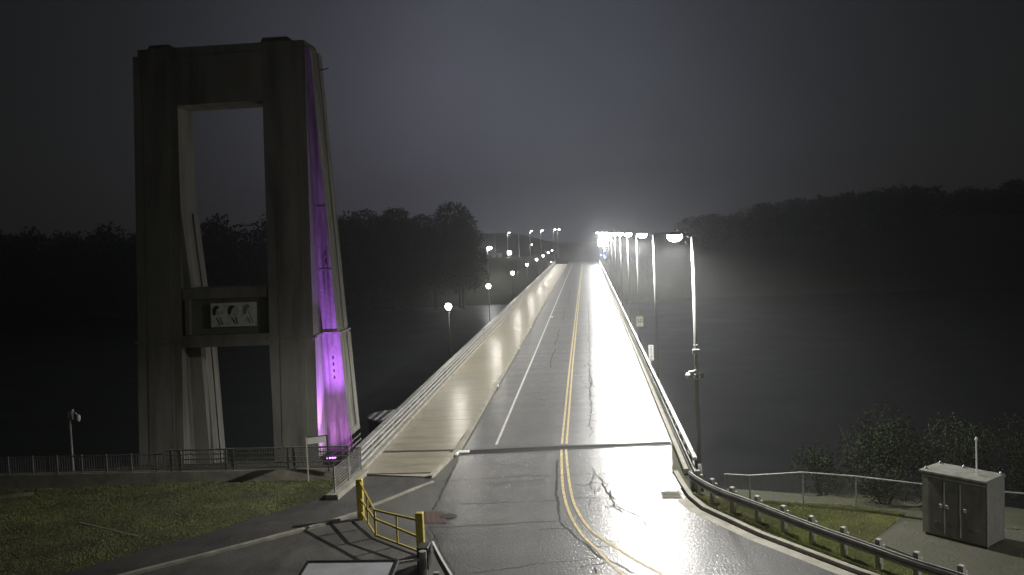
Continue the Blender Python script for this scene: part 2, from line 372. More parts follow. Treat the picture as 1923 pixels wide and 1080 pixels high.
# expansion joint
ej = MB(); ej.ribbon([(XW+0.1,45.45),(-4,45.75),(-1.8,46.02),(1,46.2),(3.95,46.4)], 0.8, 0.008)
tag(ej.build('expansion_joint', M_['joint']), kind='structure')
eje = MB()
eje.beam((XW+0.1,45.16,0.012),(3.95,46.11,0.012),0.05,0.02); eje.beam((XW+0.1,45.74,0.012),(3.95,46.69,0.012),0.05,0.02)
eje.build('joint_edge', M_['dark'], bpy.data.objects['expansion_joint'])
# walkway: base, outer kerb, road-side kerb, paving slabs one by one
WZ = 0.13
wk = tag(MB().slab([(XL-0.1,41.4),(-7.45,40.6),(-7.0,45.5),(XW-0.02,50),(XW-0.02,DECK_END),(XL-0.1,DECK_END)], -0.02, 0.075).build('walkway', M_['concrete']), kind='structure')
SL = 3.0
slab_meshes = {}
y = 41.2; k = 0
while y < DECK_END-1:
    y1 = min(y+SL, DECK_END)
    def xr(yy): return -7.0-0.22 + (0 if yy > 46 else -(46-yy)*0.075) if yy < 50 else XW-0.22
    g = 0.007
    dzz = random.uniform(-0.004, 0.004)
    if y > 50:
        if 'std' not in slab_meshes:
            slab_meshes['std'] = MB().cbox(XL+0.32, XW-0.22, g, SL-g, 0, 0.055, 0.012).mesh('paving_slab', M_['slab'])
        inst('paving_slab', slab_meshes['std'], wk, (0, y, 0.076+dzz), 0, (1,(y1-y)/SL,1))
    else:
        MB().slab([(XL+0.32,y+g),(xr(y),y+g),(xr(y1),y1-g),(XL+0.32,y1-g)], 0.076, 0.131+dzz).build('paving_slab', M_['slab'], wk)
    y = y1; k += 1
ko = MB(); ko.cbox(XL-0.12, XL+0.29, 41.3, DECK_END, 0.08, 0.27, 0.03); ko.build('outer_kerb', M_['concrete'], wk)
kr = MB()
kpts = [(-7.55,40.5),(-7.05,45.2),(-6.98,46),(-6.96,50),(-6.95,DECK_END)]
for a, b in zip(kpts, kpts[1:]): kr.beam((a[0],a[1],0.075),(b[0],b[1],0.075), 0.2, 0.17)
kr.build('road_kerb', M_['concrete'], wk)
MB().box(XL+0.3, -7.05, 45.28, 45.62, 0.02, 0.139).build('joint_strip', M_['dark'], wk)
# right-hand edge kerb of the bridge under the barrier
rk = MB(); rk.cbox(3.98, 4.6, 40.6, DECK_END, -0.02, 0.22, 0.03)
tag(rk.build('bridge_kerb', M_['concrete']), kind='structure')
# kerb and gutter round the right-hand curve
kc = [(3.55,40.6),(3.66,38.6),(3.8,36.8),(4.15,35.25),(5.75,32.05),(8.0,28.55),(11.1,24.35),(17.1,17.1)]
kk = MB()
for a, b in zip(kc, kc[1:]): kk.beam((a[0]+0.06,a[1],0.04),(b[0]+0.06,b[1],0.04), 0.2, 0.2)
tag(kk.build('kerb', M_['concrete']), kind='structure')
gt = MB().ribbon([(x-0.32,y-0.12) for x,y in kc[2:]], 0.45, 0.004)
tag(gt.build('gutter', M_['concrete']), kind='structure')
# painted lines
def bez(pts, n=6):
    P = [Vector((p[0],p[1],0)) for p in pts]; res = []
    for i in range(len(P)-1):
        p0 = P[max(i-1,0)]; p1 = P[i]; p2 = P[i+1]; p3 = P[min(i+2,len(P)-1)]
        for k in range(n):
            t = k/n
            res.append(0.5*((2*p1)+(p2-p0)*t+(2*p0-5*p1+4*p2-p3)*t*t+(3*p1-p0-3*p2+p3)*t**3))
    res.append(P[-1]); return [(p.x,p.y) for p in res]
yA = [(-1.74,320),(-1.76,140),(-1.74,74),(-1.66,46.8)]
yB = [(-1.50,320),(-1.52,140),(-1.50,74),(-1.42,46.8)]
yA2 = [(-1.65,45.6),(-1.54,41.9),(-1.38,38.3),(-1.09,35.3),(-0.61,32.75),(-0.05,31.0),(0.77,28.6),(2.6,25),(6,20)]
yB2 = [(-1.42,45.6),(-1.26,41.8),(-1.06,38.3),(-0.80,35.7),(-0.22,33.0),(0.69,31.0),(1.70,29.1),(4.3,25.2),(8,21)]
ym = MB()
for Lp in (yA, yB, bez(yA2), bez(yB2)): ym.ribbon(Lp, 0.115, 0.0125)
o = ym.build('centre_line', M_['line_y'], road)
wm = MB().ribbon([(-5.13,319),(-5.12,200),(-5.11,82),(-5.13,47.0)], 0.13, 0.0125)
wm.build('lane_line', M_['line_w'], road)
wm = MB().ribbon([(3.45,319),(3.45,200),(3.4,82),(3.3,47.2)], 0.11, 0.0125)
wm.build('edge_line', M_['line_w'], road)
# cracks and sealed joints
cracks = [[(-6.92,40.1),(-5.32,40.36),(-3.65,40.61),(-1.63,40.78),(-0.35,40.78),(0.72,40.75),(3.0,40.85)],[(-5.61,36.54),(-4.25,36.56),(-2.73,36.74),(-1.63,36.75)],[(-6.5,33.54),(-5.09,33.68),(-3.69,33.82),(-2.85,34.01),(-1.46,34.1)],[(-2.12,33.16),(-1.13,33.18)],[(-4.33,28.81),(-3.24,29.13),(-1.8,29.68),(-0.81,29.86),(-0.02,30.15)],[(-1.8,43.5),(-1.78,42.3),(-1.72,40.83),(-1.68,39.12),(-1.7,38.1),(-1.55,36.7),(-1.5,35.12),(-1.3,33.66),(-0.95,32.8),(-0.58,31.82),(-0.26,31.05),(0.08,30.17),(0.56,29.6),(0.84,29.2),(1.19,28.67)],[(-0.15,54.08),(-0.21,51.16),(-0.01,49.6),(-0.26,48.18)],[(-0.14,42.02),(0.05,40.7),(0.3,39.7),(0.43,38.07),(0.59,36.99),(0.74,35.96),(1.1,35.36)],[(-0.55,38.93),(-0.09,39.37),(0.68,39.2)],[(0.43,38.07),(0.79,36.77),(0.7,35.77),(1.02,34.99)],[(-0.02,40.71),(-0.22,39.26),(-0.16,38.34),(0.21,38.31)],[(-0.52,31.74),(0.0,31.8),(0.58,31.77)],[(-0.37,31.28),(0.66,31.19)],[(-0.61,29.24),(-0.32,29.47),(0.07,29.55),(0.37,29.75)],[(-0.17,29.36),(-0.08,28.71)],[(-1.03,37.09),(0.38,37.07),(2.2,37.2)],[(-6.62,35.81),(-6.62,38.12),(-6.7,39.98),(-6.72,42.84)],[(-6.35,33.57),(-5.75,31.73),(-5.2,30.09),(-4.7,28.73),(-3.9,26.6)],[(-4.54,39.33),(-3.58,39.74),(-2.27,40.01)],[(-3.02,43.66),(-2.46,44.25)],[(0.0,144.6),(-0.03,107.75),(-0.04,87.92),(-0.11,79.18),(-0.11,70.57),(-0.1,61.43),(-0.12,54.5)],[(-3.46,104.21),(-3.37,95.88),(-3.43,88.81)],[(-3.43,130.49),(-3.27,112.23)],[(-3.47,172.28),(-3.12,140.46)],[(-3.47,59.89),(-3.06,59.08)],[(-0.75,69.45),(-0.8,68.33)],[(-0.11,70.57),(0.03,67.21),(-0.14,63.64)],[(-3.3,86),(-3.42,80),(-3.3,74)],[(1.6,56),(1.72,52),(1.6,49)],[(0.6,36.9),(1.5,36.6),(2.1,36.8)],[(1.1,35.4),(1.6,34.6),(1.9,33.2)]]
def jag(pts, step, amp):
    res = [pts[0]]
    for a, b in zip(pts, pts[1:]):
        d = math.hypot(b[0]-a[0], b[1]-a[1]); n_ = max(1, int(d/step))
        for i in range(1, n_+1):
            t = i/n_; j = amp if i < n_ else 0
            res.append((a[0]+(b[0]-a[0])*t+random.uniform(-j,j), a[1]+(b[1]-a[1])*t+random.uniform(-j,j)*1.3))
    return res
for i, c in enumerate(cracks):
    far_ = c[0][1] > 55
    p = jag(c, 1.6 if far_ else 0.28, 0.10 if far_ else 0.045)
    w = [random.uniform(0.03, 0.085)*(1.6 if i == 5 else 1)*(1.6 if far_ else 1) for _ in p]
    MB().ribbon(p, w, 0.004).build('crack', M_['crack'], road)
for q in range(46):                       # small fragments round the long crack in the right lane
    y0 = random.choice([random.uniform(48,75), random.uniform(35,42), random.uniform(60,120)])
    x0 = (-0.1+random.gauss(0.1,0.22)) if y0 > 44 else 0.35+random.gauss(0,0.5)
    a = random.uniform(0,math.pi); l_ = random.uniform(0.25,0.8)*(1 if y0 < 50 else 1.8)
    p = jag([(x0,y0),(x0+l_*0.5*math.cos(a),y0+l_*math.sin(a)*1.3)], 0.2, 0.05)
    MB().ribbon(p, 0.05 if y0 < 50 else 0.07, 0.004).build('crack', M_['crack'], road)
# brick patch beside the road, catch basin, concrete apron
bp_ = tag(MB().poly([(-6.95,35.55),(-6.2,35.62),(-5.85,34.0),(-6.6,33.9)], 0.003).build('brick_patch', M_['lot']), kind='structure')
bm_ = MB().cbox(-0.1,0.1,-0.05,0.05,0,0.02,0.006).mesh('brick', M_['brick'])
for r_ in range(13):
    for c_ in range(4):
        t = r_/13
        inst('brick', bm_, bp_, (-6.86+t*0.34+c_*0.215+(0.05 if r_ % 2 else 0), 35.5-t*1.5, 0.004+random.uniform(0,0.004)), R(-6))
t = thing('catch_basin', 'square iron drain cover in the left lane beside the red brick patch', 'drain cover', (-5.85,34.9,0.004))
MB().lathe([(0.34,0),(0.34,0.025),(0.30,0.03)], n=20).build('rim', M_['dark'], t)
MB().lathe([(0.27,0.0),(0.27,0.02)], n=18).build('cover', M_['dark'], t)
t = thing('storm_drain', 'slotted storm drain grate at the right kerb before the guardrail', 'drain', (3.1,37.3,0.004))
MB().box(-0.42,0.42,-0.52,0.52,0,0.012).build('frame', M_['concrete'], t)
for i in range(5): MB().box(-0.36,0.36,-0.45+i*0.19,-0.36+i*0.19,0.012,0.022).build('slot', M_['crack'], t)
t = MB().poly([(3.2,40.5),(3.5,40.45),(3.62,38.2),(3.2,38.05)], 0.012)
tag(t.build('concrete_apron', M_['white']), kind='structure')

# ------------------------------------------------------------------ bridge railings
LR = thing('bridge_railing', 'long grey metal railing of four rails along the outer edge of the beige walkway', 'railing', (-11.1,41.6,0.2))
secs = [41.6, 94.0, 127, 158.5, 190, 222, 254, 287, 319]
for a, b in zip(secs, secs[1:]):
    a0, b0 = a-41.6, b-41.6-0.45
    MB().beam((0,a0,1.06),(0,b0,1.06),0.30,0.09).build('top_rail', M_['alu'], LR)
    for zz, hh in ((0.80,0.13),(0.52,0.13),(0.25,0.13)):
        MB().beam((0.05,a0,zz),(0.05,b0,zz),0.09,hh).build('rail', M_['alu'], LR)
pm = MB().box(-0.09,0.0,-0.06,0.06,0.05,1.02).mesh('post', M_['alu'])
for i in range(112): inst('post', pm, LR, (-0.01, 0.4+i*2.47, 0))
RR = thing('bridge_barrier', 'long bright steel barrier along the right edge of the bridge road', 'barrier', (4.28,38.6,0.1))
MB().beam((0,0,1.05),(0,280,1.05),0.17,0.14).build('top_rail', M_['alu'], RR)
MB().beam((-0.05,-0.6,0.62),(-0.05,280,0.62),0.09,0.10).build('rail', M_['alu'], RR)
MB().beam((-0.05,-0.9,0.30),(-0.05,280,0.30),0.09,0.10).build('rail', M_['alu'], RR)
pm2 = MB().box(0.0,0.12,-0.07,0.07,-0.05,0.99).mesh('post', M_['dark'])
for i in range(140): inst('post', pm2, RR, (0, 0.2+i*2.0, 0))
MB().box(-0.25,0.25,-0.55,0.15,-0.08,0.28).build('end_block', M_['concrete'], RR)
# grey infill panels at the start of the left railing
EP = thing('end_parapet', 'short grey mesh fence on a concrete footing at the near end of the railing', 'parapet', (-11.2,37.7,0))
P0 = Vector((0,0,0)); P1 = Vector((0.22,3.75,0))
ft = MB(); ft.beam((-0.05,-0.35,0.1),(0.28,3.85,0.1),0.55,0.3); ft.build('footing', M_['concrete'], EP)
for i in range(2):
    a = P0.lerp(P1, i/2); b = P0.lerp(P1, (i+1)/2)
    ms = MB(); d_ = b-a; nb = 24
    for q in range(1, nb): 
        p_ = a+d_*(q/nb); ms.beam(p_+Vector((0,0,0.27)), p_+Vector((0,0,1.30)), 0.006, 0.010, (0,1,0))
    for q in range(9): ms.beam(a+Vector((0,0.03,0.28+q*0.127)), b+Vector((0,-0.03,0.28+q*0.127)), 0.008, 0.014)
    tag(ms.build('infill_mesh', M_['galv'], EP), kind='stuff')
for i in range(3):
    a = P0.lerp(P1, i/2); MB().box(a.x-0.03,a.x+0.03,a.y-0.03,a.y+0.03,0.24,1.36).build('post', M_['galv'], EP)

# little raised reflectors along the kerb
for i, (y_, lab) in enumerate([(65.1,'first white kerb reflector past the expansion joint beside the walkway'),(86.5,'second white kerb reflector along the walkway edge'),(105.5,'third and farthest white kerb reflector along the walkway edge')]):
    t = thing('kerb_reflector', lab, 'reflector', (-6.80,y_,0), 0, 'white reflectors along the walkway kerb')
    MB().cbox(-0.07,0.07,-0.3,0.3,0,0.10,0.03).build('base', M_['galv'], t)
    MB().box(-0.05,0.05,-0.35,0.35,0.10,0.15).build('lens', M_['white'], t)
t = thing('joint_cover', 'metal cover plates with their wet shine coloured white where the expansion joint meets the walkway kerb', 'cover plate', (-6.87,45.4,0))
MB().cbox(-0.08,0.5,-0.14,0.16,0.02,0.10,0.03).build('plate', M_['white'], t)  # white colour stands in for the wet glint on both plates
MB().cbox(-0.10,0.06,-1.0,-0.55,0.12,0.2,0.04).build('plate', M_['white'], t)
t = thing('road_stud', 'small white road stud on the white lane line', 'road stud', (-4.86,118.7,0))
MB().lathe([(0.17,0),(0.17,0.05),(0.08,0.13)], n=10).build('stud', M_['white'], t)

# ------------------------------------------------------------------ tall streetlights on the right
def light(name, typ, parent, loc, power, col, radius, **k):
    d = bpy.data.lights.new(name, typ); d.energy = power; d.color = col; d.shadow_soft_size = radius
    for a, v in k.items(): setattr(d, a, v)
    o = bpy.data.objects.new(name, d); COL.objects.link(o); o.parent = parent; o.location = loc; return o
LAMP_W = 15000
def batwing(o):
    # road luminaire: widest beam 55 to 72 degrees off the vertical, little above the horizontal
    d = o.data; d.use_nodes = True; nt = d.node_tree; n = nt.nodes; l = nt.links
    em = n['Emission']; tc_ = n.new('ShaderNodeTexCoord'); sp = n.new('ShaderNodeSeparateXYZ'); l.new(tc_.outputs['Normal'], sp.inputs[0])
    mr = n.new('ShaderNodeMapRange'); mr.inputs[1].default_value = 1.0; mr.inputs[2].default_value = -1.0; mr.inputs[3].default_value = 0.0; mr.inputs[4].default_value = 1.0
    l.new(sp.outputs['Z'], mr.inputs[0])          # 1 straight down, 0 straight up
    cr = n.new('ShaderNodeValToRGB'); e = cr.color_ramp.elements
    e[0].position = 0.0; e[0].color = (0.055,)*3+(1,); e[1].position = 1.0; e[1].color = (0.42,)*3+(1,)
    for p_, v_ in ((0.46,0.06),(0.52,0.07),(0.58,0.12),(0.64,0.52),(0.75,1.0),(0.86,0.85),(0.94,0.55)):
        k = e.new(p_); k.color = (v_,)*3+(1,)
    l.new(mr.outputs[0], cr.inputs[0]); l.new(cr.outputs[0], em.inputs['Strength'])
    return o
SLG = 'tall streetlights along the right side of the bridge'
def streetlight():
    t = thing('street_light', '', 'streetlight', (4.62,40.0,0), 0, SLG)
    MB().lathe([(0.2,0),(0.2,0.1),(0.15,0.16),(0.13,0.6)], n=12).build('base', M_['galv'], t, True)
    MB().tube((0,0,0.5),(0,0,10.6),0.10,0.05,12).build('pole', M_['pole'], t, True)
    MB().path([(0.03,0,10.52),(-0.25,0,10.66),(-0.5,0,10.72)],0.022).build('arm', M_['iron'], t, True)
    hd = MB(); hd.lathe([(0.08,0.10),(0.20,0.06),(0.28,0.0)], (0,0,0), 14)
    hd.v = [(v[0]*1.2-0.75, v[1]*0.7, v[2]+10.72) for v in hd.v]
    h = hd.build('lamp_head', M_['iron'], t, True)
    ln = MB(); ln.lathe([(0.27,0.0),(0.27,-0.12),(0.20,-0.24),(0.06,-0.29)], (0,0,0), 14)
    ln.v = [(v[0]*1.2-0.75, v[1]*0.8, v[2]+10.715) for v in ln.v]
    ln.build('lens', M_['lamp'], h, True)
    batwing(light('bulb', 'POINT', t, (-0.75,0,10.34), LAMP_W, (1.0,0.98,0.93), 0.14))
    return t
sl_y = [40.0,63.2,83.9,102.5,124,146.5,168.5,190,211,232,253,274,295,315]
sl_lab = ['nearest tall streetlight with a white box and camera cluster on its pole',
 'second tall streetlight from the camera, its bare pole just right of the narrow white sign',
 'third tall streetlight whose pole carries the speed limit sign']
sl_lab += [w+' tall streetlight from the camera along the right side of the bridge' for w in ('fourth','fifth','sixth','seventh','eighth','ninth','tenth','eleventh','twelfth','thirteenth','fourteenth and farthest')]
st0 = streetlight()
for i, y_ in enumerate(sl_y):
    o = st0 if i == 0 else copy_tree(st0)
    o.location = (4.62 if i else 4.60, y_, 0)
    o['label'] = sl_lab[i]
o = copy_tree(st0); o.location = (19.5, 15.5, 0); o['label'] = 'streetlight further back beside the curving approach road'
for ch in o.children:
    if ch.type == 'LIGHT': ch.data = ch.data.copy(); ch.data.energy = LAMP_W*0.28
# fittings on the nearest pole
t = thing('junction_box', 'small white box strapped high on the nearest streetlight pole', 'box', (4.60,39.86,5.6))
MB().cbox(-0.16,0.14,-0.12,0.0,-0.1,0.1,0.02).build('box', M_['white'], t)
MB().box(-0.08,0.12,-0.06,0.0,0.24,0.28).build('strap', M_['white'], t)
t = thing('camera_cluster', 'white dome and bullet cameras on a bracket low on the nearest streetlight pole', 'camera', (4.60,39.85,4.55))
MB().path([(0,0,0.22),(-0.22,-0.02,0.16),(-0.36,-0.03,0.16)],0.04).build('bracket', M_['white'], t)
MB().lathe([(0.06,0.12),(0.11,0.06),(0.12,-0.05),(0.09,-0.12)], (-0.38,-0.03,0.0), 12).build('dome_camera', M_['white'], t, True)
MB().box(-0.49,-0.27,-0.17,-0.15,-0.035,-0.015).build('slot', M_['black'], t)
MB().lathe([(0.03,-0.18),(0.05,-0.14),(0.03,-0.12)], (-0.38,-0.03,-0.05), 8).build('microphone', M_['galv'], t)
MB().tube((-0.12,-0.02,0.02),(0.12,-0.02,0.02),0.055,0.055,10).build('bullet_camera', M_['galv'], t)
cb = MB().path([(0.0+0.14*math.cos(a),-0.04,-0.02+0.16*math.sin(a)) for a in np.linspace(-2.9,-0.1,9)],0.022,6); cb.build('cable_loop', M_['white'], t)
MB().cbox(0.16,0.30,-0.06,0.04,-0.12,0.10,0.02).build('control_box', M_['railgrey'], t)

# speed sign and the narrow white plates
t = thing('speed_sign', 'white speed limit sign reading MAXIMUM 50 on the third streetlight pole', 'sign', (4.64,83.72,2.1))
MB().box(-0.33,0.33,0,0.02,0,0.98).build('sign_plate', M_['signface'], t)
b_ = MB()
for x0,x1,z0,z1 in ((-0.31,0.31,0.955,0.97),(-0.31,0.31,0.01,0.025),(-0.31,-0.295,0.025,0.955),(0.295,0.31,0.025,0.955)): b_.box(x0,x1,-0.006,0.0,z0,z1)
b_.build('border', M_['black'], t)
for txt, sz, zz in (('MAXIMUM',0.135,0.83),('50',0.52,0.5),('km/h',0.13,0.14)):
    inst('lettering', text_mesh(txt, sz, M_['black'], 'lettering'), t, (0,-0.004,zz))
t = thing('plate_sign', 'narrow upright white sign of two plates behind the right barrier', 'sign', (4.46,66.9,0))
MB().tube((0,0.06,0.0),(0,0.06,2.3),0.04).build('post', M_['galv'], t)
pa = MB().cbox(-0.18,0.18,0,0.02,1.88,2.50,0.004).build('sign_plate', M_['white'], t)
pb = MB().cbox(-0.18,0.18,0,0.02,1.36,1.86,0.004).build('sign_plate', M_['white'], t)
for par, z0, n_ in ((pa,1.95,5),(pb,1.42,4)):
    for i in range(n_):
        MB().box(-0.08+0.02*(i%2),0.06+0.03*((i+1)%2),-0.006,0.0,z0+i*0.105,z0+0.05+i*0.105).build('print_mark', M_['greyprint'], par)

# ------------------------------------------------------------------ globe lamps on the left
GG = 'globe lamps along the walkway'
gl = thing('globe_lamp', '', 'street lamp', (-11.6,74.6,-0.4), 0, GG)
MB().lathe([(0.16,0),(0.16,0.25),(0.09,0.4),(0.07,0.6)], n=12).build('base', M_['iron'], gl, True)
MB().tube((0,0,0.55),(0,0,5.36),0.06,0.045,10).build('pole', M_['iron'], gl, True)
MB().lathe([(0.05,5.3),(0.14,5.36),(0.16,5.42)], n=12).build('fitter', M_['iron'], gl, True)
gb = MB().lathe([(0.12,5.42),(0.21,5.52),(0.27,5.66),(0.27,5.78),(0.19,5.92),(0.07,5.97)], n=16).build('globe', M_['globe'], gl, True)
MB().lathe([(0.05,5.97),(0.02,6.06),(0.03,6.14),(0.005,6.2)], n=8).build('finial', M_['iron'], gl)
light('bulb', 'POINT', gl, (0.62,0,5.45), 420, (1.0,0.95,0.85), 0.3)
gy = [74.6,105.8,141.0,176,210.5,243,276,308]
gz = [-0.4,-0.55,-0.6,-0.55,-0.6,-0.55,-0.4,-0.4]
nm = ['nearest','second nearest','third nearest','fourth nearest','fifth nearest','sixth nearest','seventh nearest','farthest']
for i, y_ in enumerate(gy):
    o = gl if i == 0 else copy_tree(gl)
    o.location = (-11.65, y_, gz[i]); o['label'] = nm[i]+' white globe lamp outside the walkway railing'

# ------------------------------------------------------------------ the old bridge tower
TW = thing('bridge_tower', 'tall weathered concrete portal tower of an old bridge with its right side lit violet', 'tower', (-21.5,55,-9))
O = Vector((21.5,-55,9))
def Yf(z): return 51+(z+3)/27*2.6
YM, YR = 53.6, 55.9      # front of the rear buttresses, rear of the tower
def Yr(z): return YR
def quad_at(z, x0, x1, y0=None, y1=None):
    a = Yf(z) if y0 is None else y0; b = YR if y1 is None else y1
    return [Vector((x0,a,z))+O, Vector((x1,a,z))+O, Vector((x1,b,z))+O, Vector((x0,b,z))+O]
def clean(m, name, mat=None): return m.build(name, mat or M_['tower'], TW)
def core(levels, name):
    # front part of a leg: (z, outer-left x, outer-right x, right x at the buttress)
    m = MB(); rings = []
    for z, x0, x1, x1m in levels:
        q = quad_at(z, x0, x1, None, YM); q[2].x = x1m+O.x; rings.append(q)
    for a, b in zip(rings, rings[1:]): m.hexa(a, b)
    return clean(m, name)
core([(-9,-18.5,-16.0,-16.22),(5.5,-18.86,-16.08,-16.18)], 'tower_leg')
core([(-9,-26.95,-24.2,-24.66),(5.5,-26.95,-24.2,-24.58)], 'tower_leg')
core([(5.62,-18.82,-16.18,-16.24),(19.65,-18.9,-16.26,-16.28)], 'leg_shaft')
core([(5.62,-26.9,-24.15,-24.62),(13.3,-26.9,-24.12,-24.7),(19.65,-26.9,-24.15,-24.62)], 'leg_shaft')
# tapered buttresses behind, reaching out past the right face of each leg
def butt(levels, name, mt='tower'):
    m = MB(); rings = [quad_at(z, x0, x1, YM+0.003, YR) for z, x0, x1 in levels]
    for a, b in zip(rings, rings[1:]): m.hexa(a, b)
    return clean(m, name, M_[mt])
butt([(-9,-18.45,-14.42),(5.48,-18.8,-15.1)], 'buttress', 'tower_stain')
butt([(5.62,-18.8,-15.24),(13.4,-18.8,-15.58),(22.7,-18.8,-15.98)], 'buttress', 'tower_stain')
butt([(-9,-26.9,-23.55),(5.48,-26.9,-23.86)], 'buttress')
butt([(5.62,-26.85,-23.98),(13.3,-26.85,-24.55),(19.62,-26.85,-24.45)], 'buttress')
# rebated outer corner on the right faces of the buttresses
def strip(z0, z1, xa, xb, ya, yb, pr):
    return clean(MB().hexa([Vector((xa-0.05,ya,z0))+O,Vector((xa+pr,ya,z0))+O,Vector((xa+pr,yb,z0))+O,Vector((xa-0.05,yb,z0))+O],
                           [Vector((xb-0.05,ya,z1))+O,Vector((xb+pr,ya,z1))+O,Vector((xb+pr,yb,z1))+O,Vector((xb-0.05,yb,z1))+O]), 'buttress_rib')
for xa, xb, xc, xd, yy in ((-14.42,-15.1,-15.24,-15.98,22.6),(-23.55,-23.86,-23.98,-24.5,13.2)):
    strip(-9,5.4,xa,xb,55.1,55.86,0.07); strip(5.7,yy,xc,xd,55.1,55.86,0.05)
strip(-9,-0.4,-14.43,-14.82,53.7,55.05,0.09)
# belts between block and shaft
def belt(x0, x1, x1m, xb):
    m = MB(); qa = quad_at(5.49,x0,x1,Yf(5.5)-0.09,YM); qb = quad_at(5.62,x0,x1,Yf(5.6)-0.09,YM)
    for q in (qa,qb): q[2].x = x1m+O.x
    m.hexa(qa,qb); m.hexa(quad_at(5.49,x0+0.05,xb,YM-0.06,YR+0.02), quad_at(5.62,x0+0.05,xb,YM-0.06,YR+0.02)); clean(m,'belt_course')
belt(-18.92,-15.98,-16.1,-15.02); belt(-27.05,-24.1,-24.5,-23.8)
# front pilaster strips on the legs
for x0,x1 in ((-18.2,-16.65),(-26.3,-24.75)):
    m = MB(); m.hexa(quad_at(-9,x0,x1,Yf(-9)-0.03,Yf(-9)+0.1), quad_at(5.3,x0,x1,Yf(5.3)-0.03,Yf(5.3)+0.1)); clean(m,'front_pilaster')
    m = MB(); m.hexa(quad_at(5.8,x0,x1,Yf(5.8)-0.03,Yf(5.8)+0.1), quad_at(22.2,x0,x1,Yf(22.2)-0.03,Yf(22.2)+0.1)); clean(m,'front_pilaster')
# portal head and its cap
m = MB(); m.hexa(quad_at(19.66,-26.9,-16.26), quad_at(22.75,-26.9,-16.24)); clean(m,'portal_head')
m = MB(); m.hexa(quad_at(22.75,-26.6,-16.2), quad_at(23.15,-26.6,-16.3)); clean(m,'cap')
m = MB(); m.hexa(quad_at(23.15,-19.2,-17.2,Yf(23)+0.5,Yr(23)-0.4), quad_at(23.55,-19.0,-17.5,Yf(23)+0.6,Yr(23)-0.5)); clean(m,'saddle_housing')
m = MB(); m.hexa(quad_at(23.15,-26.3,-24.6,Yf(23)+0.5,Yr(23)-0.4), quad_at(23.5,-26.1,-24.9,Yf(23)+0.6,Yr(23)-0.5)); clean(m,'saddle_housing')
m = MB(); m.hexa(quad_at(22.2,-24.4,-18.7,Yf(22.2)-0.07,Yf(22.2)+0.1), quad_at(22.6,-24.4,-18.7,Yf(22.6)-0.07,Yf(22.6)+0.1)); clean(m,'frieze')
MB().beam(Vector((-16.0,55.2,21.6))+O, Vector((-15.35,55.2,21.7))+O, 0.06, 0.06).build('bracket', M_['dark'], TW)
# cross strut: two beams with a recessed wall between them
m = MB(); m.hexa(quad_at(8.0,-24.13,-18.88,Yf(8)+0.1,Yr(8)-1.0), quad_at(8.62,-24.13,-18.88,Yf(8.6)+0.1,Yr(8.6)-1.0)); clean(m,'strut_beam')
m = MB(); m.hexa(quad_at(5.15,-24.13,-18.86,Yf(5)+0.0,Yr(5)-1.0), quad_at(5.85,-24.13,-18.86,Yf(5.8)+0.0,Yr(5.8)-1.0)); clean(m,'strut_beam')
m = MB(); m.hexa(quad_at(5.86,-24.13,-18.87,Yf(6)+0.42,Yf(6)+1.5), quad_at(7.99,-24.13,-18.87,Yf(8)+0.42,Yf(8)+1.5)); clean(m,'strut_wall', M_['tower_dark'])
m = MB(); m.hexa(quad_at(5.86,-24.0,-23.75,Yf(6)+0.1,Yf(6)+0.415), quad_at(7.99,-24.0,-23.75,Yf(8)+0.1,Yf(8)+0.415)); clean(m,'strut_fin')
# weathered lift joints across the violet face
for z, x1 in ((9.4,-15.38),(13.2,-15.55)):
    clean(MB().hexa(quad_at(z,-16.15,x1,YM-0.018,YM+0.02), quad_at(z+0.06,-16.15,x1,YM-0.012,YM+0.02)), 'lift_joint')
for z in (9.8, 3.6, 3.2, 2.8, 4.0, 10.3):
    clean(MB().tube(Vector((-15.6-0.02*z+0.1,YM+0.02,z))+O, Vector((-15.6-0.02*z+0.1,YM-0.05,z))+O, 0.05, 0.05, 8), 'bolt_plug', M_['dark'])
# banner of three portrait panels
bn = thing('banner', 'pale banner of three panels with dark side-on heads hung in the tower strut', 'banner', (-22.42,52.02,6.3))
bw, bh = 0.935, 1.41
def blob(pts, x, z, s=1.0, y=-0.012):
    m = MB(); n_ = len(pts)
    return m.add([(x+a*s, y, z+b*s) for a, b in pts]+[(x+a*s, y+0.008, z+b*s) for a, b in pts], [tuple(range(n_)), tuple(range(2*n_-1,n_-1,-1))]+[(i,(i+1)%n_,n_+(i+1)%n_,n_+i) for i in range(n_)])
for i in range(3):
    p = MB().hexa([(i*bw,0,0),((i+1)*bw-0.01,0,0),((i+1)*bw-0.01,0.04,0),(i*bw,0.04,0)], [(i*bw,0.12,bh),((i+1)*bw-0.01,0.12,bh),((i+1)*bw-0.01,0.16,bh),(i*bw,0.16,bh)])
    pn = p.build('banner_panel', M_['banner'], bn)
    hair = [(0.02,0.02),(0.0,0.25),(0.03,0.42),(0.14,0.55),(0.30,0.58),(0.44,0.52),(0.42,0.42),(0.30,0.36),(0.24,0.22),(0.20,0.06),(0.14,-0.05)]
    collar = [(0.20,-0.12),(0.28,-0.18),(0.42,-0.40),(0.50,-0.60),(0.43,-0.60),(0.32,-0.40)]
    collar2 = [(0.42,-0.10),(0.50,-0.16),(0.68,-0.60),(0.60,-0.60)]
    neck = [(0.36,0.10),(0.42,0.06),(0.40,-0.02),(0.34,0.0)]
    for q, mt in ((hair,'black'),(collar,'black'),(collar2,'black'),(neck,'greyprint')):
        b = blob([(a,c) for a,c in q], i*bw+0.10, 0.72, 0.95)
        b.v = [(v[0], v[1]+v[2]*0.12/bh, v[2]) for v in b.v]
        b.build('portrait_print', M_['greyprint' if i == 2 else mt], pn)

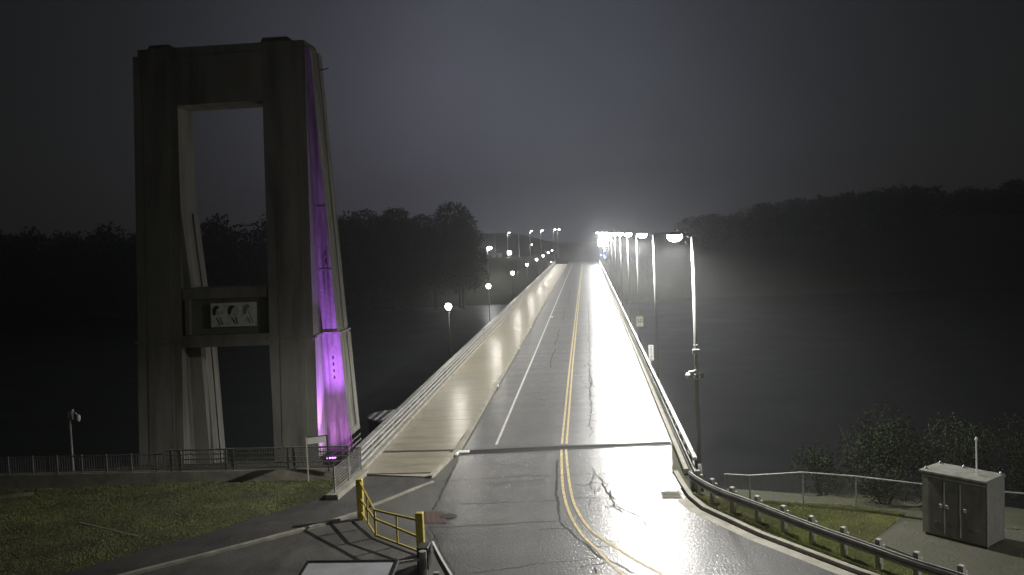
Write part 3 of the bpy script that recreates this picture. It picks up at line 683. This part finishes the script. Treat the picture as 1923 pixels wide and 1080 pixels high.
# violet floodlight at the tower's foot
fz = float(height(-15.35,51.3))
t = thing('floodlight', 'violet floodlight on the ground aimed up the right side of the tower', 'floodlight', (-15.35,51.3,fz))
MB().tube((0,0,-0.1),(0,0,0.2),0.05).build('stake', M_['dark'], t)
MB().cbox(-0.3,0.3,-0.2,0.2,0.2,0.45,0.06).build('housing', M_['dark'], t)
MB().box(-0.26,0.26,-0.16,0.16,0.455,0.47).build('lens', M_['violet'], t)
for pw_, tgt, sz, bl_, cl_ in ((620, (-0.1,2.3,2.5), 125, 1.0, (0.66,0.20,0.95)), (15000, (-0.38,2.3,11.0), 50, 1.0, (0.46,0.13,1.0))):
    lo = light('bulb', 'SPOT', t, (0,0,0.6), pw_, cl_, 0.15, spot_size=R(sz), spot_blend=bl_)
    lo.rotation_euler = Vector(tgt).to_track_quat('-Z','Y').to_euler()

# ------------------------------------------------------------------ overlook fence on the left
wl = MB(); wl.hexa([(-75,40.95,-0.6),(-11.55,40.95,-0.6),(-11.55,41.8,-0.6),(-75,41.8,-0.6)],[(-75,41.3,0.38),(-11.55,41.3,0.38),(-11.55,41.75,0.38),(-75,41.75,0.38)])
t = tag(wl.build('low_wall', M_['concrete']), 'low concrete wall along the far edge of the lawn', 'wall')
pf = thing('picket_fence', 'dark low picket railing on the wall at the left', 'fence', (-36,41.45,0.38))
x0 = -36.0; x1 = -20.6
MB().beam((0,0,0.84),(x1-x0,0,0.84),0.05,0.05).build('top_rail', M_['railgrey'], pf)
MB().beam((0,0,0.12),(x1-x0,0,0.12),0.04,0.04).build('bottom_rail', M_['railgrey'], pf)
pk = MB().box(-0.011,0.011,-0.011,0.011,0.12,0.83).mesh('picket', M_['railgrey'])
ps = MB().box(-0.035,0.035,-0.035,0.035,0,0.9).mesh('post', M_['railgrey'])
i = 0; xx = 0.0
while xx < x1-x0:
    inst('post' if i % 10 == 0 else 'picket', ps if i % 10 == 0 else pk, pf, (xx,0,0)); xx += 0.125; i += 1
tf = thing('overlook_railing', 'taller grey railing with five horizontal rails and pickets in front of the tower', 'railing', (-20.5,41.45,0.38))
Lf = 9.0
for zz, hh in ((1.02,0.07),(0.80,0.04),(0.56,0.05),(0.32,0.05),(0.10,0.06)):
    MB().beam((0,-0.04,zz),(Lf,-0.04,zz),0.06,hh).build('rail', M_['railgrey'], tf)
pk2 = MB().box(-0.012,0.012,0.0,0.024,0.10,0.98).mesh('picket', M_['railgrey'])
xx = 0.1
while xx < Lf: inst('picket', pk2, tf, (xx,0,0)); xx += 0.125
ps2 = MB().box(-0.05,0.05,-0.03,0.06,0,1.06).mesh('post', M_['railgrey'])
for xx in (0.25,0.7,2.95,3.3,6.0,6.3,8.9): inst('post', ps2, tf, (xx,0.01,0))
for k_, pts_ in enumerate(([(-21.3,35.2),(-19.6,34.3),(-17.9,33.4)],[(-28.0,39.2),(-26.3,39.9)])):
    e_ = MB()
    for a, b in zip(pts_, pts_[1:]): e_.beam((a[0],a[1],-0.14),(b[0],b[1],-0.14),0.08,0.14)
    tag(e_.build('lawn_edging', M_['concrete']), kind='structure')
# camera pole on the left
t = thing('camera_pole', 'thin pole with a hanging white camera behind the picket fence at far left', 'camera pole', (-25.6,42.1,-0.2))
MB().tube((0,0,0),(0,0,3.45),0.055,0.05).build('pole', M_['galv'], t)
MB().box(-0.08,0.16,-0.06,0.06,3.1,3.5).build('box', M_['galv'], t)
MB().path([(0.05,0,3.38),(0.3,0,3.42),(0.42,0,3.3)],0.03).build('arm', M_['white'], t)
MB().lathe([(0.06,0.12),(0.10,0.05),(0.10,-0.12),(0.05,-0.22)], (0.45,0,3.2), 10).build('dome_camera', M_['white'], t, True)
MB().lathe([(0.05,0.1),(0.06,0.0)], (0.18,0,3.5), 8).build('sensor', M_['white'], t)
# board sign on two posts at the corner of the railing
t = thing('board_sign', 'dull metal board on two thin posts in front of the violet tower base', 'sign', (-13.35,40.8,0), R(24))
MB().box(-0.03,0.03,-0.03,0.03,-0.1,2.02).build('post', M_['post'], t)
MB().box(0.93,0.98,-0.03,0.03,0.3,2.0).build('post', M_['dark'], t)
MB().box(0.04,0.92,-0.02,0.01,1.68,1.98).build('board', M_['infill'], t)
MB().box(-0.01,0.97,-0.025,0.015,1.985,2.02).build('frame', M_['dark'], t)
# round tank below the bridge
t = thing('round_tank', 'round dark tank with a pale shallow roof beyond the tower below the bridge railing', 'tank', (-15.55,70,-9))
MB().lathe([(2.15,0),(2.15,6.1)], n=28).build('wall', M_['dark'], t, True)
MB().lathe([(2.25,6.1),(2.25,6.22),(0.25,6.55)], n=28).build('roof', M_['roofpale'], t)
MB().beam((-1.4,-1.75,4.6),(0.4,-2.25,4.6),0.08,0.08).build('pipe', M_['galv'], t)

# ------------------------------------------------------------------ yellow barrier at the path
yb_ = thing('yellow_barrier', 'yellow painted tube barrier with three rails bent round the path corner', 'barrier', (-8.2,32.5,0))
pA, pB, pC = Vector((-1.12,2.28,0)), Vector((0,0,0)), Vector((2.05,-1.85,0))
MB().cbox(pA.x-0.12,pA.x+0.12,pA.y-0.12,pA.y+0.12,0,1.62,0.02).build('post', M_['yellow'], yb_)
MB().cbox(pC.x-0.13,pC.x+0.13,pC.y-0.13,pC.y+0.13,0,1.5,0.02).build('post', M_['yellow'], yb_)
for za, zb, zc in ((1.50,1.05,1.22),(0.82,0.72,0.62),(0.28,0.10,0.10)):
    MB().beam(pA+Vector((0.05,-0.1,za)), pB+Vector((0,0,zb)), 0.06, 0.07).build('rail', M_['yellow'], yb_)
    MB().beam(pB+Vector((0,0,zb)), pC+Vector((-0.1,0.06,zc)), 0.06, 0.07).build('rail', M_['yellow'], yb_)
MB().box(-0.035,0.035,-0.035,0.035,0.06,1.08).build('upright', M_['yellow'], yb_)
q = pA.lerp(pB,0.5); MB().box(q.x-0.03,q.x+0.03,q.y-0.03,q.y+0.03,0.2,1.27).build('upright', M_['yellow'], yb_)
q = pB.lerp(pC,0.5); MB().box(q.x-0.03,q.x+0.03,q.y-0.03,q.y+0.03,0.1,1.13).build('upright', M_['yellow'], yb_)
# end of the near guardrail beside the road
gr = thing('guardrail_end', 'dark steel guardrail end with lamplight coloured white along its top edge beside the yellow barrier post', 'guardrail', (-5.7,29.75,0))
wpts = [(0.12,0.1),(0.75,-1.7),(1.6,-3.9),(2.8,-6.6)]
def wbeam(pts, z, mat, parent, side=1):
    prof = [(0,-0.155),(0.045,-0.11),(0.045,-0.05),(0,-0.02),(0,0.02),(0.045,0.05),(0.045,0.11),(0,0.155)]
    m = MB(); P = [Vector((p[0],p[1],0)) for p in pts]; vs = []
    for i, p in enumerate(P):
        d = (P[min(i+1,len(P)-1)]-P[max(i-1,0)]).normalized(); nn = Vector((d.y,-d.x,0))*side
        for a, b in prof: vs.append((p.x+nn.x*a, p.y+nn.y*a, z+b))
        for a, b in prof[::-1]: vs.append((p.x+nn.x*(a-0.012), p.y+nn.y*(a-0.012), z+b))
    k = 2*len(prof); fs = []
    for i in range(len(P)-1):
        for j in range(k): fs.append((i*k+j, i*k+(j+1)%k, (i+1)*k+(j+1)%k, (i+1)*k+j))
    fs.append(tuple(range(k))); fs.append(tuple((len(P)-1)*k+j for j in range(k))[::-1])
    return m.add(vs, fs).build('beam', mat, parent)
wbeam(bez(wpts,4), 0.55, M_['guard'], gr, -1)
ed = MB(); wb = bez(wpts,4)
for a, b in zip(wb, wb[1:]): ed.beam((a[0],a[1],0.73),(b[0],b[1],0.73),0.07,0.04)
ed.build('top_edge', M_['white'], gr)  # white strip puts the lamplight on the rail's top edge into colour
MB().cbox(-0.32,0.06,-0.5,0.12,0,0.72,0.03).build('end_block', M_['dark'], gr)
MB().tube((-0.05,-0.85,0),(-0.05,-0.85,0.75),0.13,0.13,10).build('post', M_['galv'], gr)
MB().tube((0.7,-2.6,0),(0.7,-2.6,0.7),0.1,0.1,10).build('post', M_['galv'], gr)
MB().beam((-1.2,-1.25,0.45),(-0.1,-0.9,0.5),0.06,0.08).build('brace', M_['galv'], gr)
# pale panel at the bottom of the picture
t = thing('pale_panel', 'pale grey flat panel in a black frame at the bottom edge of the picture', 'panel', (-7.15,25.4,0))
tilt = R(7); Rm = Matrix.Rotation(tilt, 4, 'X')
def tilted(m):
    m.v = [tuple((Rm @ Vector(v))+Vector((0,0,1.70))) for v in m.v]; return m
tilted(MB().box(-1.28,1.28,-1.6,0.0,-0.03,0.0)).build('sheet', M_['panel'], t)
fr = MB(); fr.box(-1.36,1.36,0.002,0.06,-0.06,0.03); tilted(fr).build('frame', M_['black'], t)
for s_ in (-1,1): tilted(MB().box(*sorted((s_*1.282,s_*1.36)),-1.6,0.0,-0.06,0.03)).build('frame', M_['black'], t)
tilted(MB().box(1.362,1.375,-1.6,0.06,-0.06,0.035)).build('edge_trim', M_['guard'], t)
MB().tube((0,-0.7,0),(0,-0.7,1.36),0.07).build('post', M_['galv'], t)

# ------------------------------------------------------------------ guardrail on the right curve
grr = thing('guardrail', 'long curved steel guardrail with short posts on the right of the road', 'guardrail', (3.95,38.2,0))
gp = [(0,0),(0.25,-1.1),(0.80,-2.6),(1.55,-3.9),(2.05,-4.75),(3.35,-7.1),(4.45,-8.85),(5.40,-10.4),(6.45,-11.8),(8.0,-13.9),(10.5,-16.8)]
gpb = bez(gp,3)
wbeam(gpb, 0.58, M_['guard'], grr, 1)
ed = MB()
for a, b in zip(gpb, gpb[1:]): ed.beam((a[0]+0.01,a[1],0.752),(b[0]+0.01,b[1],0.752),0.05,0.02)
ed.build('top_edge', M_['galv'], grr)
pw = MB().cbox(-0.075,0.075,-0.09,0.09,-0.1,0.92,0.02).mesh('post', M_['post'])
bl = MB().box(-0.19,-0.078,-0.07,0.07,0.44,0.72).mesh('spacer_block', M_['post'])
dacc = 0.6; acc = 0.0
for a, b in zip(gpb, gpb[1:]):
    d = math.hypot(b[0]-a[0], b[1]-a[1]); ang = math.atan2(b[1]-a[1], b[0]-a[0])
    while dacc <= acc+d:
        tt = (dacc-acc)/d; px = a[0]+(b[0]-a[0])*tt; py = a[1]+(b[1]-a[1])*tt
        nxx, nyy = -math.sin(ang), math.cos(ang)
        po = inst('post', pw, grr, (px+nxx*0.21, py+nyy*0.21, 0), ang+R(90)); inst('spacer_block', bl, grr, (px+nxx*0.21, py+nyy*0.21, 0), ang-R(90))
        dacc += 1.42
    acc += d
# chain-link fence behind the guardrail
cf = thing('chain_link_fence', 'low chain link fence with thin pipe posts behind the guardrail', 'fence', (6.2,36.3,-0.1))
fpts = [(-0.9,0.9,0.95),(0.0,0.35,1.02),(1.95,-0.35,1.30),(3.75,-1.15,1.32),(6.6,-2.7,1.28),(12,-4.7,1.2),(18,-6.5,1.0)]
mt_top = MB()
for a, b in zip(fpts, fpts[1:]): mt_top.tube(a, b, 0.03, 0.03, 8)
mt_top.build('top_rail', M_['galv'], cf)
for a in fpts: MB().tube((a[0],a[1],-0.3),(a[0],a[1],a[2]),0.035,0.035,8).build('post', M_['galv'], cf)
wire = MB()
for a, b in zip(fpts[:5], fpts[1:5]):
    A = Vector(a); B = Vector(b); n_ = int((B-A).length/0.11)
    for i in range(-12, n_):
        for dr in (0,1):
            i0, i1 = (i, i+12) if dr == 0 else (i+12, i)
            t0, t1 = i0/n_, i1/n_
            zlo, zhi = -0.15, None
            def pt(t_, top):
                tcl = min(max(t_,0),1); p = A.lerp(B, tcl); return p
            pa_, pb_ = pt(t0,0), pt(t1,1)
            f0 = (min(max(t0,0),1)-t0)/(t1-t0) if t1 != t0 else 0; f1 = (min(max(t1,0),1)-t0)/(t1-t0)
            za = -0.15+(pa_.z+0.15)*f0; zb = -0.15+(pb_.z+0.15)*f1
            if abs(f1-f0) < 0.05: continue
            wire.beam((pa_.x,pa_.y,za),(pb_.x,pb_.y,zb),0.006,0.006)
tag(wire.build('wire_mesh', M_['galv'], cf), kind='stuff')

# ------------------------------------------------------------------ equipment cabinet
ca = thing('equipment_cabinet', 'grey three door equipment cabinet with an antenna mast at the right edge', 'cabinet', (12.84,30.53,-0.05), math.atan2(30.53-32.2, 12.84-11.36))
Wc, Dc, Hc = 2.23, 1.17, 2.22
# local: front face along -x from the corner, depth along +y
MB().box(-Wc,0,0.0,Dc,0.10,Hc).build('body', M_['cab'], ca)
MB().box(-Wc+0.06,-0.06,0.06,Dc-0.06,-0.12,0.10).build('plinth', M_['dark'], ca)
MB().cbox(-Wc-0.06,0.06,-0.08,Dc+0.04,Hc,Hc+0.10,0.03).build('roof', M_['cab'], ca)
MB().box(-Wc+0.05,-0.05,-0.03,-0.002,Hc-0.14,Hc-0.03).build('rain_lip', M_['cab'], ca)
for a, b in ((-Wc+0.30,-1.45),(-1.40,-0.90),(-0.85,-0.04)):
    d_ = MB().cbox(a,b,-0.025,-0.002,0.16,Hc-0.17,0.004).build('door', M_['cabdoor'], ca)
    for zz in (1.72,0.42):
        for i in range(4):
            MB().box((a+b)/2-0.13,(a+b)/2+0.13,-0.036,-0.026,zz+i*0.05,zz+0.028+i*0.05).build('louvre', M_['cabdoor'], d_)
for xx in (-1.425,-0.875):
    MB().box(xx-0.02,xx+0.02,-0.045,-0.027,0.2,Hc-0.2).build('lock_bar', M_['galv'], ca)
for xx in (-1.55,-1.33,-0.72):
    MB().cbox(xx-0.045,xx+0.045,-0.07,-0.028,1.10,1.22,0.01).build('handle', M_['galv'], ca)
MB().box(0.002,0.02,0.0,Dc,0.12,Hc-0.02).build('side_panel', M_['railgrey'], ca)
MB().box(0.002,0.035,-0.03,0.03,0.1,Hc-0.05).build('corner_trim', M_['galv'], ca)
MB().tube((-0.55,0.45,Hc+0.08),(-0.55,0.45,Hc+1.28),0.024,0.024,8).build('antenna_mast', M_['white'], ca)
MB().lathe([(0.03,0),(0.045,0.03),(0.045,0.09),(0.02,0.13)], (-0.55,0.45,Hc+1.26), 10).build('antenna_tip', M_['white'], ca)
for x_, y_ in ((-Wc+0.1,0.1),(-Wc+0.1,Dc-0.1),(-1.3,Dc-0.1),(-0.05,Dc-0.1)): MB().lathe([(0.05,0),(0.05,0.05),(0.02,0.09)], (x_,y_,Hc+0.1), 8).build('lifting_eye', M_['galv'], ca)
# gravel pad before the cabinet
gv = MB().slab([(9.5,31.5),(11.2,33.6),(15.5,32.6),(16.5,27.5),(14,24.5),(11.6,27.4)], -0.12, -0.045)
M_['gravel'] = surf('compacted_gravel', (0.05,0.05,0.036), (0.10,0.095,0.07), 22, (0.85,0.95), bump=0.7, bscale=60, dirt=(0.7,(0.055,0.06,0.03),(1,1,1),0.7))
tag(gv.build('gravel_pad', M_['gravel']), kind='structure')

# ------------------------------------------------------------------ grass (blades)
def pt_in(poly, x, y):
    c = np.zeros(x.shape, bool); n_ = len(poly)
    for i in range(n_):
        (xa,ya),(xb,yb2) = poly[i], poly[(i+1)%n_]
        cond = ((ya > y) != (yb2 > y)) & (x < (xb-xa)*(y-ya)/(yb2-ya+1e-12)+xa)
        c ^= cond
    return c
def grass(name, poly, count, hmin, hmax, w, zfun):
    P = np.array(poly); lo = P.min(0); hi = P.max(0)
    x = rng.uniform(lo[0],hi[0],count*3); y = rng.uniform(lo[1],hi[1],count*3)
    k = pt_in(poly,x,y); x = x[k][:count]; y = y[k][:count]; n_ = len(x)
    z = zfun(x,y); a = rng.uniform(0,2*np.pi,n_); patch = 0.75+0.35*np.sin(x*1.3+np.sin(y*0.9)*2)*np.sin(y*1.7+x*0.4)
    h = rng.uniform(hmin,hmax,n_)*patch; lx = rng.normal(0,0.4,n_)*h; ly = rng.normal(0,0.4,n_)*h
    V = np.empty((n_,3,3)); V[:,0] = np.stack([x-np.cos(a)*w/2,y-np.sin(a)*w/2,z],1); V[:,1] = np.stack([x+np.cos(a)*w/2,y+np.sin(a)*w/2,z],1); V[:,2] = np.stack([x+lx,y+ly,z+h],1)
    me = bpy.data.meshes.new(name); me.vertices.add(n_*3); me.vertices.foreach_set('co', V.ravel().astype(np.float32))
    me.loops.add(n_*3); me.loops.foreach_set('vertex_index', np.arange(n_*3,dtype=np.int32))
    me.polygons.add(n_); me.polygons.foreach_set('loop_start', np.arange(0,n_*3,3,dtype=np.int32)); me.polygons.foreach_set('loop_total', np.full(n_,3,np.int32))
    me.update(calc_edges=True); me.materials.append(M_['grass'])
    o = bpy.data.objects.new(name, me); COL.objects.link(o); return tag(o, kind='stuff')
gh = lambda x, y: height(x,y)+0.0
grass('grass', [(-11.5,38.1),(-11.6,41.15),(-40,41.15),(-40,22),(-23.6,22.2),(-17.95,29.9),(-14.95,33.5)], 250000, 0.03, 0.075, 0.022, gh)
grass('grass', [(4.15,37.6),(4.9,37.0),(6.2,36.8),(10.2,35.6),(11.6,34.6),(10.6,33.2),(9.4,31.6),(11.2,27.6),(14,23),(12,23.6),(8.2,28.7),(5.95,32.1),(4.35,35.3),(3.95,36.8)], 170000, 0.03, 0.08, 0.022, gh)

grass('weeds', [(9.6,31.5),(11.2,33.5),(15.4,32.5),(16.4,27.6),(14,24.7),(11.7,27.4)], 5000, 0.02, 0.06, 0.016, lambda x, y: x*0-0.05)

# ------------------------------------------------------------------ vegetation
def leaf_cloud(name, centers, radii, per, size, mat, flat=1.0, seed=1):
    r = np.random.default_rng(seed); Vs = []
    for c, rad in zip(centers, radii):
        n_ = int(per*rad[0]*rad[2]); d = r.normal(size=(n_,3)); d /= np.linalg.norm(d,axis=1)[:,None]
        rr = r.uniform(0.45,1.08,n_)**0.6
        p = np.array(c)+d*rr[:,None]*np.array(rad)
        u = r.normal(size=(n_,3)); u /= np.linalg.norm(u,axis=1)[:,None]; v = np.cross(u, r.normal(size=(n_,3))); v /= np.linalg.norm(v,axis=1)[:,None]
        s = (size*r.uniform(0.5,1.3,n_))[:,None]
        Vs.append(np.stack([p-u*s, p-v*s*0.55, p+u*s, p+v*s*0.55],1))
    V = np.concatenate(Vs); n_ = len(V)
    me = bpy.data.meshes.new(name); me.vertices.add(n_*4); me.vertices.foreach_set('co', V.ravel().astype(np.float32))
    me.loops.add(n_*4); me.loops.foreach_set('vertex_index', np.arange(n_*4,dtype=np.int32))
    me.polygons.add(n_); me.polygons.foreach_set('loop_start', np.arange(0,n_*4,4,dtype=np.int32)); me.polygons.foreach_set('loop_total', np.full(n_,4,np.int32))
    me.update(calc_edges=True); me.materials.append(mat); return me
def crown_shape(h, w, k, seed):
    r = np.random.default_rng(seed); cs = []; rs = []
    for i in range(k):
        t_ = r.uniform(0.28,0.95); a = r.uniform(0,6.28); q = w*0.5*math.sin(min(1,1.25-t_)*1.5)*r.uniform(0.2,0.8)
        cs.append((q*math.cos(a), q*math.sin(a), h*t_)); s = w*r.uniform(0.16,0.30); rs.append((s,s,s*r.uniform(0.7,1.0)))
    return cs, rs
def trunk_mesh(h, w, seed):
    r = random.Random(seed); m = MB(); m.tube((0,0,-0.5),(0.1,0,h*0.55),w,w*0.5,8); m.tube((0.1,0,h*0.55),(0,0.1,h*0.85),w*0.5,w*0.15,6)
    for i in range(7):
        z = h*r.uniform(0.3,0.7); a = r.uniform(0,6.28); l_ = h*r.uniform(0.15,0.3)
        m.tube((0.05,0,z),(l_*math.cos(a),l_*math.sin(a),z+l_*0.8),w*0.35,w*0.08,5)
    return m.mesh('trunk', M_['bark'])
tv = []
for s_ in range(4):
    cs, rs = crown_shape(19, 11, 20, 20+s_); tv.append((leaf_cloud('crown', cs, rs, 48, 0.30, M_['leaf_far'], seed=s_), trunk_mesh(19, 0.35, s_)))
tree_spots = [(-85,318,20.5,'leftmost broad tree of the dark wood just right of the tower'),(-75,310,19.2,'round topped dark tree second from the tower in the left wood'),(-66,305,20.8,'tall dark tree in the middle of the left wood'),(-58,308,18.4,'lower dark tree right of the middle of the left wood'),(-51,300,18.6,'broad dark tree in the right part of the left wood'),(-43,302,19.8,'tallest dark tree near the right end of the left wood'),(-41,296,17.6,'dark tree at the right end of the left wood beside the bright lamp')]
for i, (x, y, top, lab) in enumerate(tree_spots):
    zb = float(height(x,y)); hh = (top-zb)/19.0
    t = thing('tree', lab, 'tree', (x,y,zb), i*1.3, 'dark trees of the left wood')
    inst('crown', tv[i%4][0], t, (0,0,0), 0, (hh*1.12,hh*1.0,hh)); inst('trunk', tv[i%4][1], t, (0,0,0), 0, (hh,hh,hh))
cs = []; rs = []
for i in range(150):                                   # the wood that runs on behind the tower
    x = rng.uniform(-330,-50); y = rng.uniform(296,350)+max(0,(-90-x))*0.05; z = float(height(x,y)); tp = 20-rng.uniform(0,5)
    for q in range(2):
        cs.append((x+rng.normal(0,2), y, z+(tp-z)*(0.25+0.5*q)+rng.normal(0,1))); rs.append((5.5,5.0,(tp-z)*0.3))
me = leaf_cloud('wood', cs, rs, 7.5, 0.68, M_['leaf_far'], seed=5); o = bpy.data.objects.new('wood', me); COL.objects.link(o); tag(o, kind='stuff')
cs = []; rs = []
for i in range(330):                                   # wooded hillside right of the bridge
    x = rng.uniform(50,420); y = rng.uniform(340,520); z = float(height(x,y)); hh = rng.uniform(9,14)
    for q in range(2):
        cs.append((x+rng.normal(0,2), y, z+hh*(0.3+0.42*q))); rs.append((6.0,5.0,hh*0.36))
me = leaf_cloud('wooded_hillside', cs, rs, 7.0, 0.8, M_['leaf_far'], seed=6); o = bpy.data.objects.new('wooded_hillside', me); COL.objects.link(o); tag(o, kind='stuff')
# bushes behind the chain-link fence
def bush(x, y, zb, h, w, lab, seed, per=620):
    t = thing('bush', lab, 'bush', (x,y,zb), 0, 'bushes behind the chain link fence')
    r = np.random.default_rng(seed); cs = []; rs = []
    for i in range(15):
        a = r.uniform(0,6.28); q = w*0.5*r.uniform(0.1,0.75); zz = h*r.uniform(0.2,0.78); s = w*r.uniform(0.14,0.26)
        cs.append((q*math.cos(a), q*math.sin(a), zz)); rs.append((s,s,s*0.9))
    inst('foliage', leaf_cloud('foliage', cs, rs, per, 0.05, M_['leaf'], seed=seed), t)
    m = MB(); rr = random.Random(seed)
    for i in range(6):
        a = rr.uniform(0,6.28); m.tube((0,0,-0.3),(w*0.3*math.cos(a),w*0.3*math.sin(a),h*0.75),0.05,0.012,5)
    m.build('stem', M_['bark'], t)
bush(12.2,40.2,float(height(12.2,40.2)),4.3,5.2,'large leafy bush behind the fence left of the cabinet',31)
bush(15.0,39.2,float(height(15,39.2)),4.6,4.4,'leafy bush rising behind the cabinet and its antenna',32)
bush(9.6,38.8,float(height(9.6,38.8)),2.3,3.0,'low bush at the left end behind the fence posts',33)
bush(11.4,36.4,float(height(11.4,36.4)),1.5,2.6,'low scrubby bush close behind the fence beside the cabinet',34)
bush(19.0,40.0,float(height(19,40)),4.6,5.0,'dark bush at the right edge behind the cabinet',35)

# ------------------------------------------------------------------ lamps and signs on the far bank
def far_lamp(x, y, zb, h, power, lab, globe=0.5, mat='globe', grp='lamps on the far bank'):
    t = thing('far_lamp', lab, 'street lamp', (x,y,zb), 0, grp)
    MB().tube((0,0,-1),(0,0,h),0.13,0.09,8).build('pole', M_['galv'], t)
    MB().beam((0,0,h-0.05),(0.7,0,h),0.1,0.1).build('arm', M_['galv'], t)
    MB().lathe([(0.3*globe,0.35*globe),(0.9*globe,0.2*globe),(globe,-0.1*globe),(0.6*globe,-0.5*globe),(0.1*globe,-0.65*globe)], (0.8,0,h), 12).build('lens', M_[mat], t, True)
    if power: light('bulb', 'POINT', t, (0.8,0,h-0.6), power, (1.0,0.96,0.9), 0.3)
    return t
for x, y, zz, lab in [(-34.6,400,12.2,'first high lamp from the left on the far bank'),(-24.9,404,12.5,'second high lamp from the left on the far bank'),(-20.2,407,12.6,'third high lamp from the left on the far bank'),(-14.6,411,12.8,'left lamp of the close pair of high lamps on the far bank'),(-12.9,414,12.8,'right lamp of the close pair of high lamps on the far bank')]:
    far_lamp(x, y, 0.8, zz-0.8, 900, lab, 0.42)
far_lamp(-38.0,347,-2.0,8.5,9000,'brilliant low lamp at the edge of the left wood on the far bank',1.0,'led')
far_lamp(-24.6,398,1.0,5.6,300,'small dim lamp half way up a pole on the far bank',0.3)
far_lamp(-12.6,300,0.2,1.4,60,'tiny low lamp at the far end of the walkway railing',0.22)
for x, lab in ((-40.5,'bare pole left of the high lamps on the far bank'),(-29.8,'bare pole between the first two high lamps on the far bank')):
    t = thing('bare_pole', lab, 'pole', (x,402,0.5)); MB().tube((0,0,-1),(0,0,10.8),0.13,0.09,8).build('pole', M_['galv'], t); MB().beam((0,0,10.7),(0.8,0,10.75),0.08,0.08).build('arm', M_['galv'], t)
t = thing('lit_box_sign', 'small glowing white box sign on the pole of the first high lamp', 'sign', (-34.0,398.8,1.6))
MB().cbox(-0.8,0.8,-0.2,0.2,0.9,2.5,0.05).build('box', M_['globe'], t); MB().tube((0,0,-0.8),(0,0,0.9),0.1).build('post', M_['galv'], t)
light('bulb','POINT',t,(0,-0.8,1.7),500,(0.9,0.94,1.0),0.4)
t = thing('low_building', 'low pale building beside the lamps on the far bank', 'building', (-43,405,0.8))
MB().box(-5,5,-3,3,-1.5,2.3).build('wall', M_['concrete'], t); MB().cbox(-5.4,5.4,-3.4,3.4,2.3,2.7,0.1).build('roof', M_['dark'], t)
for xx in (-3,0,3): 
    w_ = MB().box(xx-0.6,xx+0.6,-3.04,-3.002,0.6,1.7).build('window', M_['dark'], t)
MB().box(4.0,4.8,-3.05,-3.002,-0.5,1.6).build('door', M_['galv'], t)
# bright LED board at the end of the bridge
t = thing('led_board', 'dazzling white rectangular light board on a post at the far end of the right barrier', 'light board', (6.0,322,-0.5))
MB().tube((0,0.3,0),(0,0.3,7),0.16,0.14,10).build('post', M_['galv'], t)
MB().cbox(-1.7,1.7,-0.15,0.3,6.3,8.9,0.1).build('housing', M_['dark'], t)
MB().box(-1.6,1.6,-0.19,-0.152,6.4,8.8).build('panel', M_['led'], t)
for i, (xx, zz) in enumerate(((0.1,5.2),(0.3,4.4),(-0.9,3.0),(0.2,2.7),(0.4,2.0))):
    MB().cbox(xx-0.3,xx+0.3,-0.16,0.12,zz,zz+0.42,0.05).build('blue_lamp', M_['blue'], t)
light('bulb','AREA',t,(0,-0.3,7.6),70000,(0.62,0.72,1.0),0.3,shape='RECTANGLE',size=3.0,size_y=2.2).rotation_euler = (R(82),0,0)

# ------------------------------------------------------------------ night mist
hz = MB().box(-690,690,-40,880,-30,62)
m, nt2, n2_, l2, p2 = new_mat('mist')
n2_.remove(p2)
pv = n2_.new('ShaderNodeVolumePrincipled')
pv.inputs['Color'].default_value = (0.9,0.92,0.95,1); pv.inputs['Density'].default_value = 0.0008; pv.inputs['Anisotropy'].default_value = 0.72
l2.new(pv.outputs[0], n2_['Material Output'].inputs['Volume'])
tag(hz.build('haze', m), kind='stuff')
